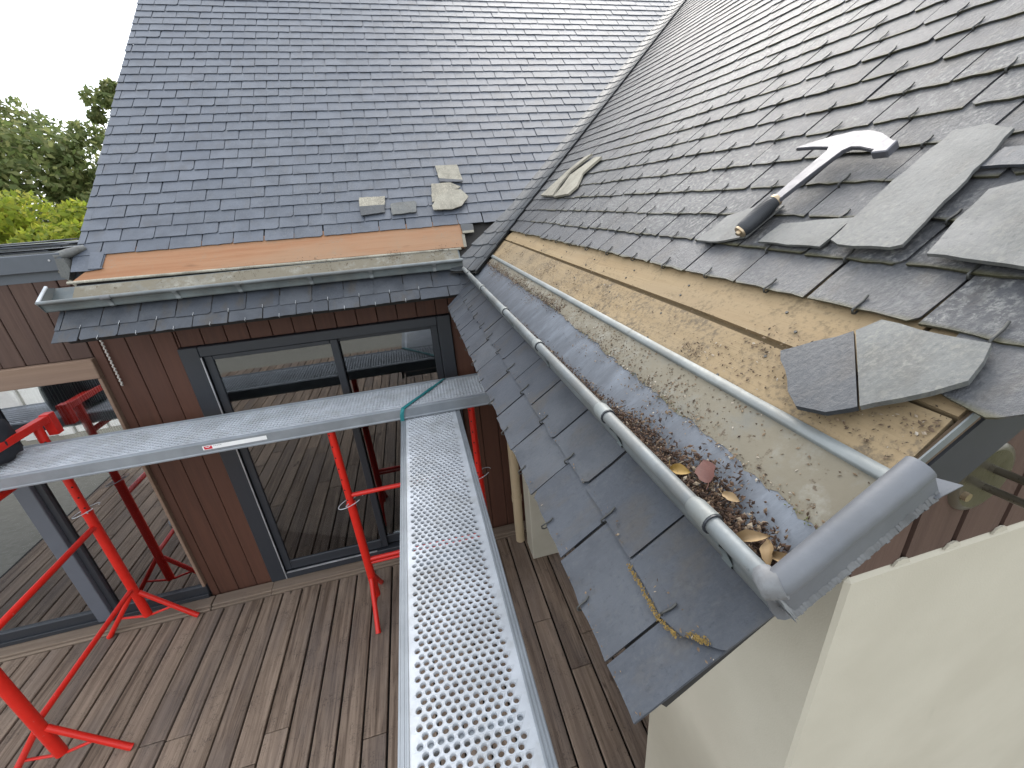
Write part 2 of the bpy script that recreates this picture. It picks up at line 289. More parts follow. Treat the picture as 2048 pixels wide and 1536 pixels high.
# ------------------------------------------------------------------ object helpers
class MB:
    """collects shapes, becomes ONE mesh"""
    def __init__(s): s.v = []; s.f = []; s.mi = []; s.sm = []
    def add(s, verts, faces, mi=0, smooth=False):
        o = len(s.v); s.v += [tuple(x) for x in verts]; s.f += [tuple(o+i for i in f) for f in faces]
        s.mi += [mi]*len(faces); s.sm += [smooth]*len(faces)
    def box(s, lo, hi, X=None, mi=0):
        x0, y0, z0 = lo; x1, y1, z1 = hi
        p = [V(q) for q in ((x0,y0,z0),(x1,y0,z0),(x1,y1,z0),(x0,y1,z0),(x0,y0,z1),(x1,y0,z1),(x1,y1,z1),(x0,y1,z1))]
        if X is not None: p = [X @ q for q in p]
        s.add(p, [(0,3,2,1),(4,5,6,7),(0,1,5,4),(1,2,6,5),(2,3,7,6),(3,0,4,7)], mi)
    def bbox(s, lo, hi, bev=0.003, X=None, mi=0):
        """box with bevelled edges (chamfered)"""
        bm = bmesh.new(); bmesh.ops.create_cube(bm, size=1.0)
        for v in bm.verts: v.co = V([lo[i]+(v.co[i]+0.5)*(hi[i]-lo[i]) for i in range(3)])
        bmesh.ops.bevel(bm, geom=list(bm.edges), offset=bev, segments=1, affect='EDGES')
        bm.verts.index_update()
        pts = [X @ v.co if X is not None else v.co.copy() for v in bm.verts]
        s.add(pts, [[v.index for v in f.verts] for f in bm.faces], mi); bm.free()
    def prism(s, poly, lo, hi, X=None, mi=0):
        """poly: list of (x,y), extruded in z from lo to hi"""
        n = len(poly)
        a = sum(poly[i][0]*poly[(i+1) % n][1]-poly[(i+1) % n][0]*poly[i][1] for i in range(n))
        if a < 0: poly = poly[::-1]
        p = [V((x, y, lo)) for x, y in poly]+[V((x, y, hi)) for x, y in poly]
        if X is not None: p = [X @ q for q in p]
        s.add(p, [tuple(range(n))[::-1], tuple(range(n, 2*n))]+[(i, (i+1) % n, n+(i+1) % n, n+i) for i in range(n)], mi)
    def tube(s, pts, r, seg=10, cap=True, mi=0, smooth=True):
        pts = [V(p) for p in pts]; rs = r if hasattr(r, '__len__') else [r]*len(pts)
        t0 = (pts[1]-pts[0]).normalized(); up = V((0, 0, 1)) if abs(t0.z) < 0.9 else V((1, 0, 0)); a = t0.cross(up).normalized()
        rings = []
        for i, p in enumerate(pts):
            if i == 0: t = pts[1]-pts[0]
            elif i == len(pts)-1: t = pts[-1]-pts[-2]
            else: t = (pts[i+1]-p).normalized()+(p-pts[i-1]).normalized()
            t.normalize(); a = (a-t*a.dot(t)).normalized(); b = t.cross(a)
            rings.append([p+(a*math.cos(2*math.pi*k/seg)+b*math.sin(2*math.pi*k/seg))*rs[i] for k in range(seg)])
        n = len(rings); s.add([q for g in rings for q in g], [(i*seg+k, i*seg+(k+1) % seg, (i+1)*seg+(k+1) % seg, (i+1)*seg+k) for i in range(n-1) for k in range(seg)], mi, smooth)
        if cap:
            s.add(rings[0], [tuple(range(seg))[::-1]], mi); s.add(rings[-1], [tuple(range(seg))], mi)
    def sweep(s, prof, x0, x1, X=None, mi=0, closed=False, smooth=True, n=1, jit=0.0):
        """prof: list of (y,z); swept along x"""
        k = len(prof); pts = []
        for j in range(n+1):
            x = x0+(x1-x0)*j/n; d = (random.uniform(-jit, jit) if jit else 0)
            pts += [V((x, y, z+d)) for y, z in prof]
        if X is not None: pts = [X @ q for q in pts]
        fs = []
        for j in range(n):
            for i in range(k if closed else k-1):
                fs.append((j*k+i, j*k+(i+1) % k, (j+1)*k+(i+1) % k, (j+1)*k+i))
        s.add(pts, fs, mi, smooth)
    def mesh(s, name, mats):
        me = bpy.data.meshes.new(name); me.from_pydata(s.v, [], s.f)
        for mm in (mats if isinstance(mats, (list, tuple)) else [mats]): me.materials.append(M[mm] if isinstance(mm, str) else mm)
        me.polygons.foreach_set('material_index', s.mi); me.polygons.foreach_set('use_smooth', s.sm); me.update()
        return me
    def build(s, name, mats, parent=None, X=None):
        return put(name, s.mesh(name, mats), parent, X)

WORLD = {}
def put(name, me, parent=None, X=None):
    """link a mesh object whose world matrix is X, under parent"""
    o = bpy.data.objects.new(name, me); C.objects.link(o)
    X = X if X is not None else Matrix.Identity(4)
    if parent is not None:
        o.parent = parent; o.matrix_basis = WORLD[parent.name].inverted() @ X
    else: o.matrix_basis = X
    WORLD[o.name] = X
    return o
def tag(o, label, cat, group=None, kind=None):
    o['label'] = label; o['category'] = cat
    if group: o['group'] = group
    if kind: o['kind'] = kind
    return o
def thing(name, label, cat, loc, group=None):
    o = bpy.data.objects.new(name, None); C.objects.link(o); o.location = loc; o.empty_display_size = 0.1
    WORLD[o.name] = Matrix.Translation(V(loc)); return tag(o, label, cat, group)
def struct(o): o['kind'] = 'structure'; return o

# ------------------------------------------------------------------ roof frames
def frame(P, u, s):
    u = V(u).normalized(); s = V(s).normalized(); n = u.cross(s)
    if n.z < 0: n = -n
    X = Matrix.Identity(4)
    for i in range(3): X[i][0], X[i][1], X[i][2], X[i][3] = u[i], s[i], n[i], P[i]
    return X
pr, pb = R(37.5), R(43.0)
# right roof: local x runs TOWARDS the camera side (-Y world) so that x,y,n stays right-handed
FR = frame((0.657, 1.10, 2.664), (0, -1, 0), (math.cos(pr), 0, math.sin(pr)))
FB = frame((0.0, 3.05, 2.721), (1, 0, 0), (0, math.cos(pb), math.sin(pb)))
PIT = 0.097; SW = 0.1757; SL = 0.205; ST = 0.0045
VERGE_R = 0.850        # x of the right roof's verge (towards the camera)
VERGE_B = -1.885
TOP = 3.75
FRi, FBi = FR.inverted(), FB.inverted()
def valley_R(b):       # local x of the valley on the right roof (farther = more negative)
    # find x such that point lies on back plane
    p0 = FBi @ (FR @ V((0, b, 0))); p1 = FBi @ (FR @ V((1, b, 0))); return -p0.z/(p1.z-p0.z)
def valley_B(b):
    p0 = FRi @ (FB @ V((0, b, 0))); p1 = FRi @ (FB @ V((1, b, 0))); return -p0.z/(p1.z-p0.z)

def clip(poly, side, b_of, keep):
    return poly
def clip_line(poly, A, B, C0):
    """keep A*x+B*y+C0 >= 0"""
    out = []; n = len(poly)
    for i in range(n):
        p, q = poly[i], poly[(i+1) % n]; dp = A*p[0]+B*p[1]+C0; dq = A*q[0]+B*q[1]+C0
        if dp >= 0: out.append(p)
        if (dp >= 0) != (dq >= 0):
            t = dp/(dp-dq); out.append((p[0]+(q[0]-p[0])*t, p[1]+(q[1]-p[1])*t))
    return out

def ragged(w, L, k, chip=0.004, cornerp=0.25):
    """outline of a hand-cut slate, bottom edge at y=0"""
    r = random.Random(k*77+5); g = 0.0028
    xs = [g+(w-2*g)*i/6 for i in range(7)]
    pts = [(x+(r.uniform(-.003, .003) if 0 < i < 6 else 0), r.uniform(0, chip) if 0 < i < 6 else r.uniform(0, chip*.5)) for i, x in enumerate(xs)]
    if r.random() < cornerp:
        c = r.uniform(.006, .016); pts[0] = (pts[0][0], c); pts.insert(1, (g+c*.8, pts[1][1]*.5))
    if r.random() < cornerp:
        c = r.uniform(.006, .016); pts[-1] = (pts[-1][0], c); pts.insert(-1, (w-g-c*.8, pts[-2][1]*.5))
    side = [(w-g+r.uniform(-.0015, .0015), L*.35), (w-g+r.uniform(-.001, .001), L*.6), (w-g, L)]
    left = [(g, L), (g+r.uniform(-.001, .001), L*.6), (g+r.uniform(-.0015, .0015), L*.35)]
    return pts+side+left

def slate_mb(poly, tilt=True, th=ST, L=SL, drop=0.0115, warp=0.0):
    mb = MB(); n = len(poly)
    if sum(poly[i][0]*poly[(i+1) % n][1]-poly[(i+1) % n][0]*poly[i][1] for i in range(n)) < 0: poly = poly[::-1]
    y0 = min(p[1] for p in poly)
    z = lambda p: -(p[1]-y0)/L*drop if tilt else 0.0
    top = [(p[0], p[1], z(p)) for p in poly]
    cx = sum(p[0] for p in poly)/n; cy = sum(p[1] for p in poly)/n
    bot = [(p[0]+(cx-p[0])*.012, p[1]+(cy-p[1])*.012, z(p)-th) for p in poly]
    mb.add(top+bot, [tuple(range(n)), tuple(range(n, 2*n))[::-1]]+[(i, n+i, n+(i+1) % n, (i+1) % n) for i in range(n)])
    return mb

def lay_roof(X, rows, w, verge, valley, mats, roof, protos, sgn, limit, protos2=None, skip=lambda r, x0, x1: False, extra=None):
    """rows: list of (b, offset).  verge: x of the verge; valley(b): x of the valley; sgn=+1 when the verge lies at larger x."""
    cand = []
    camp = X.inverted() @ V((0, 0, H))
    for ri, (b, off) in enumerate(rows):
        xv = valley(b+0.02)
        lo, hi = (xv, verge) if sgn > 0 else (verge, xv)
        k0 = math.floor((lo-off)/w)-1; k1 = math.ceil((hi-off)/w)+1
        for k in range(k0, k1):
            x0 = off+k*w; x1 = x0+w
            if x1 < lo+0.01 or x0 > hi-0.01: continue
            if skip(ri, x0, x1): continue
            d = math.dist((max(lo, min(hi, x0+w/2)), b+.05, 0), camp)
            cand.append((d, ri, b, x0, x1, lo, hi))
    cand.sort()
    rest = MB()
    for q, (d, ri, b, x0, x1, lo, hi) in enumerate(cand):
        jx, jy = random.uniform(-.002, .002), random.uniform(-.0025, .0025); rot = random.uniform(-.008, .008); dz = random.uniform(-.0008, .0008)
        va, vb = valley(b), valley(b+SL)
        # clip against the verge and against the valley line
        cut = x0 < lo+SL*1.3 if sgn > 0 else x1 > hi-SL*1.3
        cutv = (x1 > verge-.002) if sgn > 0 else (x0 < verge+.002)
        L = Matrix.Translation(V((x0+jx, b+jy, dz))) @ Matrix.Rotation(rot, 4, 'Z')
        if cut or cutv:
            poly = ragged(w, SL, q)
            dx = vb-va
            if sgn > 0: poly = clip_line(poly, 1, -dx/SL, -(va-x0)); poly = clip_line(poly, -1, 0, verge-x0+random.uniform(-.003, .003)) if poly else poly
            else: poly = clip_line(poly, -1, dx/SL, (va-x0)); poly = clip_line(poly, 1, 0, -(verge-x0)+random.uniform(-.003, .003)) if poly else poly
            if len(poly) < 3 or max(p[0] for p in poly)-min(p[0] for p in poly) < .012: continue
            if min(p[1] for p in poly) > PIT: continue
            mb = MB(); n = len(poly)
            if sum(poly[i][0]*poly[(i+1) % n][1]-poly[(i+1) % n][0]*poly[i][1] for i in range(n)) < 0: poly = poly[::-1]
            z = lambda p: -p[1]/SL*.0115
            mb.add([(p[0], p[1], z(p)) for p in poly]+[(p[0], p[1], z(p)-ST) for p in poly], [tuple(range(n)), tuple(range(n, 2*n))[::-1]]+[(i, n+i, n+(i+1) % n, (i+1) % n) for i in range(n)])
            src = None
        else:
            pp = protos2 if (protos2 and ri == 0) else protos; src = pp[q % len(pp)]
        if q < limit:
            put('slate', src if src else mb.mesh('slate', mats), roof, X @ L)
        else:
            if src:
                vs = [L @ v.co for v in src.vertices]; rest.add(vs, [tuple(p.vertices) for p in src.polygons])
            else: rest.add([L @ V(v) for v in mb.v], mb.f)
    if rest.v:
        o = rest.build('far_slates', mats, roof, X); o['kind'] = 'stuff'
    return cand

def hook_mesh(mat, ln=0.024, r=0.0016):
    mb = MB(); mb.tube([(0, .012, -.0075), (0, -.003, -.0070), (.0005, -.0058, -.002), (0, -.0035, .0032), (0, .003, .0026), (.0005, ln*.6, .0010), (0, ln, .0024)], r, 5)
    return mb.mesh('slate_hook', mat)
# ------------------------------------------------------------------ ground, paving, deck
mb = MB(); mb.add([(-160, -120, -.30), (160, -120, -.30), (160, 200, -.30), (-160, 200, -.30)], [(0, 1, 2, 3)])
struct(mb.build('ground', 'ground'))
mb = MB(); mb.box((-9, -9.5, -.29), (3.5, 3.0, -.10)); struct(mb.build('terrace_paving', 'paving'))
deck = MB(); deck.box((-4.15, -3.0, -.098), (2.2, 3.05, -.045)); deck = struct(deck.build('deck', 'dark'))
DP = 0.1455
for k in range(-25, 19):
    x0 = -.583+k*DP+.0065; x1 = x0+DP-.013+random.uniform(-.0015, .0015)
    if x0 < -4.15: continue
    cuts = sorted([random.uniform(-2.2, -.6), random.uniform(.6, 2.2)]); ys = [-3.0]+cuts+[2.915]
    if k in (-4, -1, 2): ys = [-3.0, random.uniform(-1, .2), 1.68+random.uniform(-.25, .2), 2.915]
    for a, b in zip(ys, ys[1:]):
        z = random.uniform(-.003, .002); mb = MB(); mb.bbox((x0, a+.002, -.03), (x1, b-.002, z), .0035); mb.build('deck_board', 'deck', deck)
for x0, x1 in ((-4.15, -2.0), (-1.99, -1.55), (-1.548, .3), (.302, 1.4)):
    mb = MB(); mb.bbox((x0, 2.945, -.03), (x1, 3.045, .022), .004); mb.build('edge_board', 'deck_x', deck)
    mb = MB(); mb.bbox((x0, 2.921, -.03), (x1, 2.942, .006), .003); mb.build('edge_batten', 'deck_x', deck)

# ------------------------------------------------------------------ rear wing
rear = thing('house_wing', 'rear house wing with blue slate roof, copper-brown eaves boards and dark sliding door', 'house wing', (-.8, 3.06, 0), 'two wings of the house')
def roof_poly(valley, verge, b0, b1): return [(verge, b0), (valley(b0), b0), (valley(b1), b1), (verge, b1)]
def roof_sheet(X, valley, verge, b0, b1, n0, n1, step=12):
    return roof_poly(valley, verge, b0, b1)
mb = MB(); mb.prism(roof_poly(valley_B, VERGE_B+.02, -.545, TOP), -.075, -.030, FB)
roofB = mb.build('roof', 'dark', rear)
protoB = [slate_mb(ragged(SW, SL, k)).mesh('slate', M['slate_b']) for k in range(10)]
rows = [(i*PIT, -.177-(i % 2)*SW/2) for i in range(0, 38)]
candB = lay_roof(FB, rows, SW, VERGE_B, valley_B, 'slate_b', roofB, protoB, -1, 262)
# two apron courses below the gutter
XB2 = FB @ Matrix.Translation(V((0, 0, -.022)))
protoBa = [slate_mb(ragged(.181, SL, k+40)).mesh('slate', M['slate_a']) for k in range(6)]
lay_roof(XB2, [(-.565, -1.072), (-.487, -1.163)], .181, VERGE_B-.03, lambda b: valley_B(b)+.03, 'slate_a', roofB, protoBa, -1, 60)
# two cut slates left at the lower left corner
for x0, x1, b0, b1, dn in ((-1.885, -1.735, -.112, .03, .002), (-1.80, -1.742, -.105, .02, .006)):
    mb = slate_mb([(0, .004), (.08, 0), (x1-x0, .008), (x1-x0+.004, b1-b0), (-.01, b1-b0+.01)], L=.15, drop=.006); mb.build('slate', 'slate_b', roofB, FB @ Matrix.Translation(V((x0, b0-.004, dn))))
# stripped band of boards
def quadboard(name, mat, X, pts, top, th, parent, bev=0.002):
    mb = MB(); n = len(pts); mb.prism(pts, top-th, top, X); return mb.build(name, mat, parent)
quadboard('sheathing_board', 'board_c', FB, [(-1.87, -.175), (-.9, -.183), (.365, -.196), (.362, -.028), (-.9, -.024), (-1.74, -.022)], -.006, .016, roofB)
quadboard('sheathing_board', 'board_c', FB, [(-1.74, -.0195), (-.9, -.0215), (.362, -.0255), (.36, .05), (-1.74, .05)], -.0085, .014, roofB)
quadboard('underlay_strip', 'slate_tan', FB, [(.352, -.2), (.372, -.2), (.376, -.09), (.356, -.09)], -.003, .004, roofB)
# hooks on the apron of the rear roof
hkb = hook_mesh(M['wire_b'], .018, .0015); hkd = hook_mesh(M['wire'], .026, .0019); hkm = hook_mesh(M['wire'], .020, .0016)
for b, off in ((-.565, -1.163), (-.487, -1.072)):
    for k in range(-5, 7):
        x = off+k*.181+.0
        if VERGE_B < x < valley_B(b)-.03: put('slate_hook', hkb, roofB, XB2 @ Matrix.Translation(V((x, b, .0))) @ Matrix.Rotation(random.uniform(-.08, .08), 4, 'Z'))
# gutter of the rear wing -----------------------------------------------------
def gutter_profile(bf, bb, base, top):
    """front bead side at bf, back edge at bb"""
    pts = [(bf+.012, top-.004), (bf+.004, top-.022), (bf-.006, top-.048), (bf-.010, base+.016), (bf-.004, base+.005), (bf+.010, base+.001), (bf+.03, base)]
    return pts+[(bf+.03+(bb-bf-.03)*t, base+.0015*math.sin(t*6)) for t in (.2, .4, .6, .8, 1.0)]
xb0, xb1 = -1.955, .315
base = -.014; th = .0012
prof = gutter_profile(-.365, -.205, base, .052)
mb = MB(); mb.sweep(prof, xb0, xb1, FB, n=24, jit=.0006); mb.sweep([(y-.0016, z-.0016) for y, z in prof][::-1], xb0, xb1, FB, n=4)
gutB = mb.build('gutter', 'zinc_old', rear)
mb = MB(); mb.tube([FB @ V((x, -.357, .055+random.uniform(-.0008, .0008))) for x in np.linspace(xb0, xb1, 22)], .0105, 10); mb.build('bead', 'zinc', gutB)
mb = MB(); mb.sweep([(-.210, base+.001), (-.2085, base+.008), (-.196, base+.0085), (-.1955, base+.006)], xb0+.06, xb1+.02, FB @ Matrix.Translation(V((0, 0, .0))) @ Matrix.Rotation(-.012, 4, 'Z'), n=16, jit=.0012); mb.build('back_strip', 'slate_tan', gutB)
mb = MB(); mb.prism([(-.372, base), (-.376, base+.02), (-.366, .05), (-.24, .035), (-.205, base+.004), (-.205, base-.002)], 0, .0015, FB @ Matrix(((0, 0, 1, xb0), (1, 0, 0, 0), (0, 1, 0, 0), (0, 0, 0, 1))))
cap = mb.build('end_cap', 'zinc', gutB)
mb = MB(); mb.tube([FB @ V((xb0, -.36, .055)), FB @ V((xb0+.002, -.30, .047)), FB @ V((xb0+.004, -.235, .037))], .008, 10); mb.build('end_bead', 'galv', gutB)
mb = MB(); xs = np.linspace(xb0+.10, xb1-.01, 60)
lo = [-.312+.05*(x < -1.45)*0+random.uniform(-.014, .014)-.02*max(0, min(1, (x+1.5)/1.2)) for x in xs]
top = [V((x, y, base+.0035)) for x, y in zip(xs, lo)]; up_ = [V((x, -.212, base+.004)) for x in xs]
vs = [FB @ q for q in top+up_]; n = len(xs); mb.add(vs, [(i, i+1, n+i+1, n+i) for i in range(n-1)]); mb.build('silt', 'zinc_dirty', gutB)
def strap_mb(X, x, b, w, front, base, tp):
    """gutter bracket strap over the front face"""
    mb = MB(); pr_ = [(front+.016, tp+.009), (front+.004, tp+.0135), (front-.006, tp+.006), (front-.0045, tp-.012), (front-.011, tp-.045), (front-.0145, base+.02), (front-.012, base+.004), (front+.004, base-.004)]
    mb.sweep(pr_, x, x+w, X, n=1); mb.sweep([(y-.001, z-.001) for y, z in pr_][::-1], x, x+w, X, n=1); return mb
for x in (-1.656, -1.33, -1.01, -.62, -.27, .12):
    strap_mb(FB, x, 0, .022, -.362, base, .05).build('bracket', 'zinc', gutB)
mb = MB(); mb.tube([FB @ V((-1.668, -.36, .0545)), FB @ V((-1.62, -.36, .0545))], [.0135, .0125], 10); mb.build('bead_joint', 'solder', gutB)

# walls of the rear wing ---------------------------------------------------------
mb = MB(); mb.box((-5.5, 3.082, -.05), (-4.6, 3.16, 2.64)); mb.box((-2.05, 3.082, -.05), (-1.56, 3.16, 2.64)); mb.box((-4.6, 3.082, 2.10), (-2.05, 3.16, 2.64)); mb.box((-4.6, 3.082, -.05), (-2.05, 3.16, .03))
mb.box((-1.56, 3.10, 2.09), (.2, 3.16, 2.64)); mb.box((.2, 3.082, -.05), (1.4, 3.16, 2.64)); mb.box((-1.56, 3.082, -.05), (.2, 3.16, .0))
wall = mb.build('wall', 'dark', rear)
def boards(x0, x1, pitch, z0, z1, mat, y=3.06, ph=None, parent=None):
    k0 = math.floor((x0-(ph or x0))/pitch+1e-6) if ph is not None else 0; base_ = ph if ph is not None else x0
    x = base_+k0*pitch
    while x < x1-.004:
        a, b = max(x, x0)+.0022, min(x+pitch, x1)-.0022
        if b-a > .012:
            mb = MB(); d = random.uniform(-.0015, .0015); mb.bbox((a, y+d, z0), (b, y+.02, z1), .003); mb.build('wall_board', mat, parent)
        x += pitch
boards(-2.03, -1.567, .140, .0, 2.56, 'clad', ph=-1.691, parent=wall)
boards(-1.567, .205, .1385, 2.108, 2.56, 'clad', ph=-1.550, parent=wall)
boards(.205, 1.3, .140, .0, 2.56, 'clad', ph=.205, parent=wall)
boards(-5.4, -2.03, .1165, 2.118, 2.645, 'clad_grey', ph=-2.034, parent=wall)
boards(-2.03, -1.60, .140, 2.5615, 2.70, 'clad_grey', ph=-1.691, parent=wall)
# left hand flat-roofed part: fascia and roof deck
mb = MB(); mb.bbox((-5.6, 3.022, 2.655), (-1.93, 3.058, 2.752), .004); fas = mb.build('fascia', 'fascia', rear)
for x in (-3.4, -3.05, -2.62, -2.235, -1.99):
    mb = MB(); mb.tube([(x, 3.0215, 2.715), (x, 3.019, 2.715)], .006, 8); mb.build('screw', 'trim', fas)
mb = MB(); mb.box((-5.6, 3.0585, 2.60), (-1.905, 7.5, 2.735)); mb.build('flat_roof', 'fascia', rear)
mb = MB(); mb.box((-5.6, 3.17, -.1), (-5.5, 7.4, 2.59)); mb.box((-5.5, 7.3, -.1), (1.4, 7.4, 2.59)); mb.build('rear_wall', 'cream', rear)
mb = MB(); X = Matrix(((0, 0, 1, -1.86), (1, 0, 0, 0), (0, 1, 0, 0), (0, 0, 0, 1)))
zt = lambda b: (3.05+b*math.cos(pb)+.05, 2.721+b*math.sin(pb)-.07)
mb.prism([(3.20, 2.60), zt(.2), zt(TOP), (zt(TOP)[0]+2.3, 2.60)], -.03, .0, X); mb.build('side_gable', 'clad_grey', rear)
mb = MB(); y_, z_ = 3.05+TOP*math.cos(pb), 2.721+TOP*math.sin(pb)
mb.add([(-1.88, y_, z_-.03), (6.5, y_, z_-.03), (6.5, y_+2.5, z_-2.4), (-1.88, y_+2.5, z_-2.4)], [(0, 1, 2, 3)]); mb.build('rear_slope', 'slate_b', rear)
mb = MB(); mb.tube([(-1.89, y_, z_), (3.6, y_, z_)], .05, 10); mb.build('ridge', 'zinc_old', rear)
# interior behind the glass
mb = MB(); a, b = (-4.9, 3.17, -.02), (1.3, 6.6, 2.5)
p = [V(q) for q in ((a[0],a[1],a[2]),(b[0],a[1],a[2]),(b[0],b[1],a[2]),(a[0],b[1],a[2]),(a[0],a[1],b[2]),(b[0],a[1],b[2]),(b[0],b[1],b[2]),(a[0],b[1],b[2]))]
mb.add(p, [(0,1,2,3),(4,7,6,5),(1,5,6,2),(2,6,7,3),(3,7,4,0)]); mb.build('interior', 'room', rear)
mb = MB(); prof = [(x, 3.30+.03*math.sin(x*38)+.012*math.sin(x*91)) for x in np.linspace(-3.05, -2.22, 90)]
mb.add([(x, y, 1.06+.1*math.sin(x*5)) for x, y in prof]+[(x, y, 2.3) for x, y in prof], [(i, i+1, 91+i-1+0, 90+i) for i in range(89)], 0, True); cur = mb.build('curtain', 'curtain', rear)
# left window ----------------------------------------------------------------------
mb = MB(); mb.bbox((-4.7, 3.03, 1.985), (-2.032, 3.075, 2.115), .004); mb.bbox((-2.052, 3.035, .14), (-2.032, 3.08, 1.984), .003); win = mb.build('window', 'lintel', rear)
mb = MB(); mb.bbox((-2.79, 3.018, .05), (-2.69, 3.078, 1.984), .004); mb.build('mullion', 'slategrey', win)
mb = MB(); mb.bbox((-2.6885, 3.045, .137), (-2.645, 3.08, 1.984), .003); mb.build('stile', 'anth', win)
mb = MB(); mb.bbox((-4.7, 3.030, .024), (-2.034, 3.0445, .06), .002); mb.bbox((-4.7, 3.046, .024), (-2.034, 3.081, .135), .003); mb.build('bottom_rail', 'anth', win)
mb = MB(); mb.bbox((-4.02, 3.018, .05), (-3.92, 3.078, 1.984), .004); mb.build('mullion', 'slategrey', win)
for x0, x1 in ((-4.68, -4.021), (-3.919, -2.791), (-2.644, -2.053)):
    mb = MB(); mb.box((x0, 3.066, .136), (x1, 3.074, 1.984)); mb.build('pane', 'glass_w', win)
# sliding door -----------------------------------------------------------------------
mb = MB(); mb.bbox((-1.565, 3.028, .024), (-1.452, 3.098, 2.104), .004); mb.bbox((.105, 3.028, .024), (.203, 3.098, 2.104), .004)
mb.bbox((-1.4505, 3.028, 2.035), (.1035, 3.098, 2.104), .004); mb.bbox((-1.4505, 3.028, .024), (.1035, 3.098, .085), .004)
door = mb.build('sliding_door', 'anth', rear)
mb = MB(); mb.box((-1.4515, 3.0245, .03), (-1.4445, 3.034, 2.03)); mb.box((-1.43, 3.0245, .0862), (-.70, 3.036, .0935)); mb.build('trim', 'trim', door)
def sash(x0, x1, y, w=.05, z0=.10, z1=2.03):
    mb = MB(); mb.bbox((x0, y, z0), (x0+w, y+.03, z1), .003); mb.bbox((x1-w, y, z0), (x1, y+.03, z1), .003)
    mb.bbox((x0+w+.001, y, z0), (x1-w-.001, y+.03, z0+.085), .003); mb.bbox((x0+w+.001, y, z1-.03), (x1-w-.001, y+.03, z1), .003)
    s_ = mb.build('sash', 'anth', door); mb = MB(); mb.box((x0+w+.0015, y+.012, z0+.086), (x1-w-.0015, y+.018, z1-.031)); mb.build('pane', 'glass_d', door); return s_
sash(-1.442, -.602, 3.048); sash(-.664, .102, 3.082)
mb = MB(); mb.bbox((.05, 3.070, .95), (.075, 3.081, 1.15), .003); mb.build('handle', 'trim', door)
# ------------------------------------------------------------------ right wing
rw = thing('house_wing', 'right house wing with weathered slates, bare yellow boards and open zinc gutter', 'house wing', (.9, 1.1, 0), 'two wings of the house')
mb = MB(); mb.prism(roof_poly(valley_R, VERGE_R-.03, -.60, TOP), -.075, -.032, FR)
roofR = mb.build('roof', 'dark', rw)
protoR = [slate_mb(ragged(SW, SL, k+100, .006, .35)).mesh('slate', M['slate_r']) for k in range(14)]
protoR0 = [slate_mb(ragged(SW, SL, k+130, .006, .3)).mesh('slate', M['slate_r0']) for k in range(8)]
rowsR = [(i*PIT, -.005-(i % 2)*SW/2) for i in range(0, 38)]
candR = lay_roof(FR, rowsR, SW, VERGE_R, valley_R, 'slate_r', roofR, protoR, 1, 250, protoR0)
XR2 = FR @ Matrix.Translation(V((0, 0, -.022)))
AW = .1865
protoRa = [slate_mb(ragged(AW, SL, k+60, .005, .3)).mesh('slate', M['slate_a']) for k in range(8)]
lay_roof(XR2, [(-.632, .575-3*AW+.0), (-.524, .664-4*AW)], AW, VERGE_R-.012, lambda b: valley_R(b)-.03, 'slate_a', roofR, protoRa, 1, 60, skip=lambda r, x0, x1: r == 1 and x0 > .66)
# last slate of the upper apron course, its corner broken away
mb = slate_mb([(.667, -.525), (.70, -.526), (.735, -.5275), (.762, -.531), (.795, -.521), (.815, -.505), (.832, -.492), (.838, -.485), (.840, -.40), (.838, -.33), (.667, -.33)], L=.2, drop=.010)
mb.build('slate', 'slate_a', roofR, XR2)
# last slate of the lowest main course beside the verge
mb = slate_mb([(p[0]-.7, p[1]+.099) for p in ((.780, -.086), (.800, -.092), (.838, -.099), (.846, -.094), (.858, -.080), (.862, -.03), (.858, .09), (.735, .09), (.752, -.035))], L=.19, drop=.009); mb.build('slate', 'slate_r0', roofR, FR @ Matrix.Translation(V((.7, -.099, .001))))
# sheathing boards
quadboard('sheathing_board', 'board_d', FR, [(.818, -.2075), (.5, -.2085), (-1.80, -.2085), (-1.74, -.072), (-1.2, -.078), (-.4, -.0875), (.3, -.096), (.700, -.1060), (.715, -.107), (.812, -.108)], -.0125, .018, roofR)
quadboard('sheathing_board', 'board_y', FR, [(.710, -.0925), (.3, -.0825), (-.4, -.0745), (-1.2, -.066), (-1.74, -.062), (-1.66, .07), (.70, .07)], -.0135, .018, roofR)
quadboard('sheathing_board', 'board_y', FR, [(.8145, -.103), (.7165, -.0985), (.71, .08), (.8145, .08)], -.0115, .018, roofR)
quadboard('board_end_strip', 'board_end', FR, [(.8150, -.208), (.8215, -.208), (.8215, -.085), (.8150, -.085)], -.0165, .014, roofR)
quadboard('zinc_edge', 'zinc', FR, [(.8222, -.212), (.8242, -.212), (.8242, -.07), (.8222, -.07)], -.009, .012, roofR)
quadboard('batten', 'batten', FR, [(.7, -.125), (-1.7, -.095), (-1.7, -.04), (.7, -.07)], -.0235, .006, roofR)
# nail heads in the bare boards
for x in np.arange(-1.5, .75, .29):
    for b in (-.195, -.125, -.062, -.03):
        nx_ = x+random.uniform(-.03, .03); mb = MB(); mb.tube([FR @ V((nx_, b, -.0135)), FR @ V((nx_, b, -.0112))], .0028, 8); mb.build('nail', 'wire', roofR)
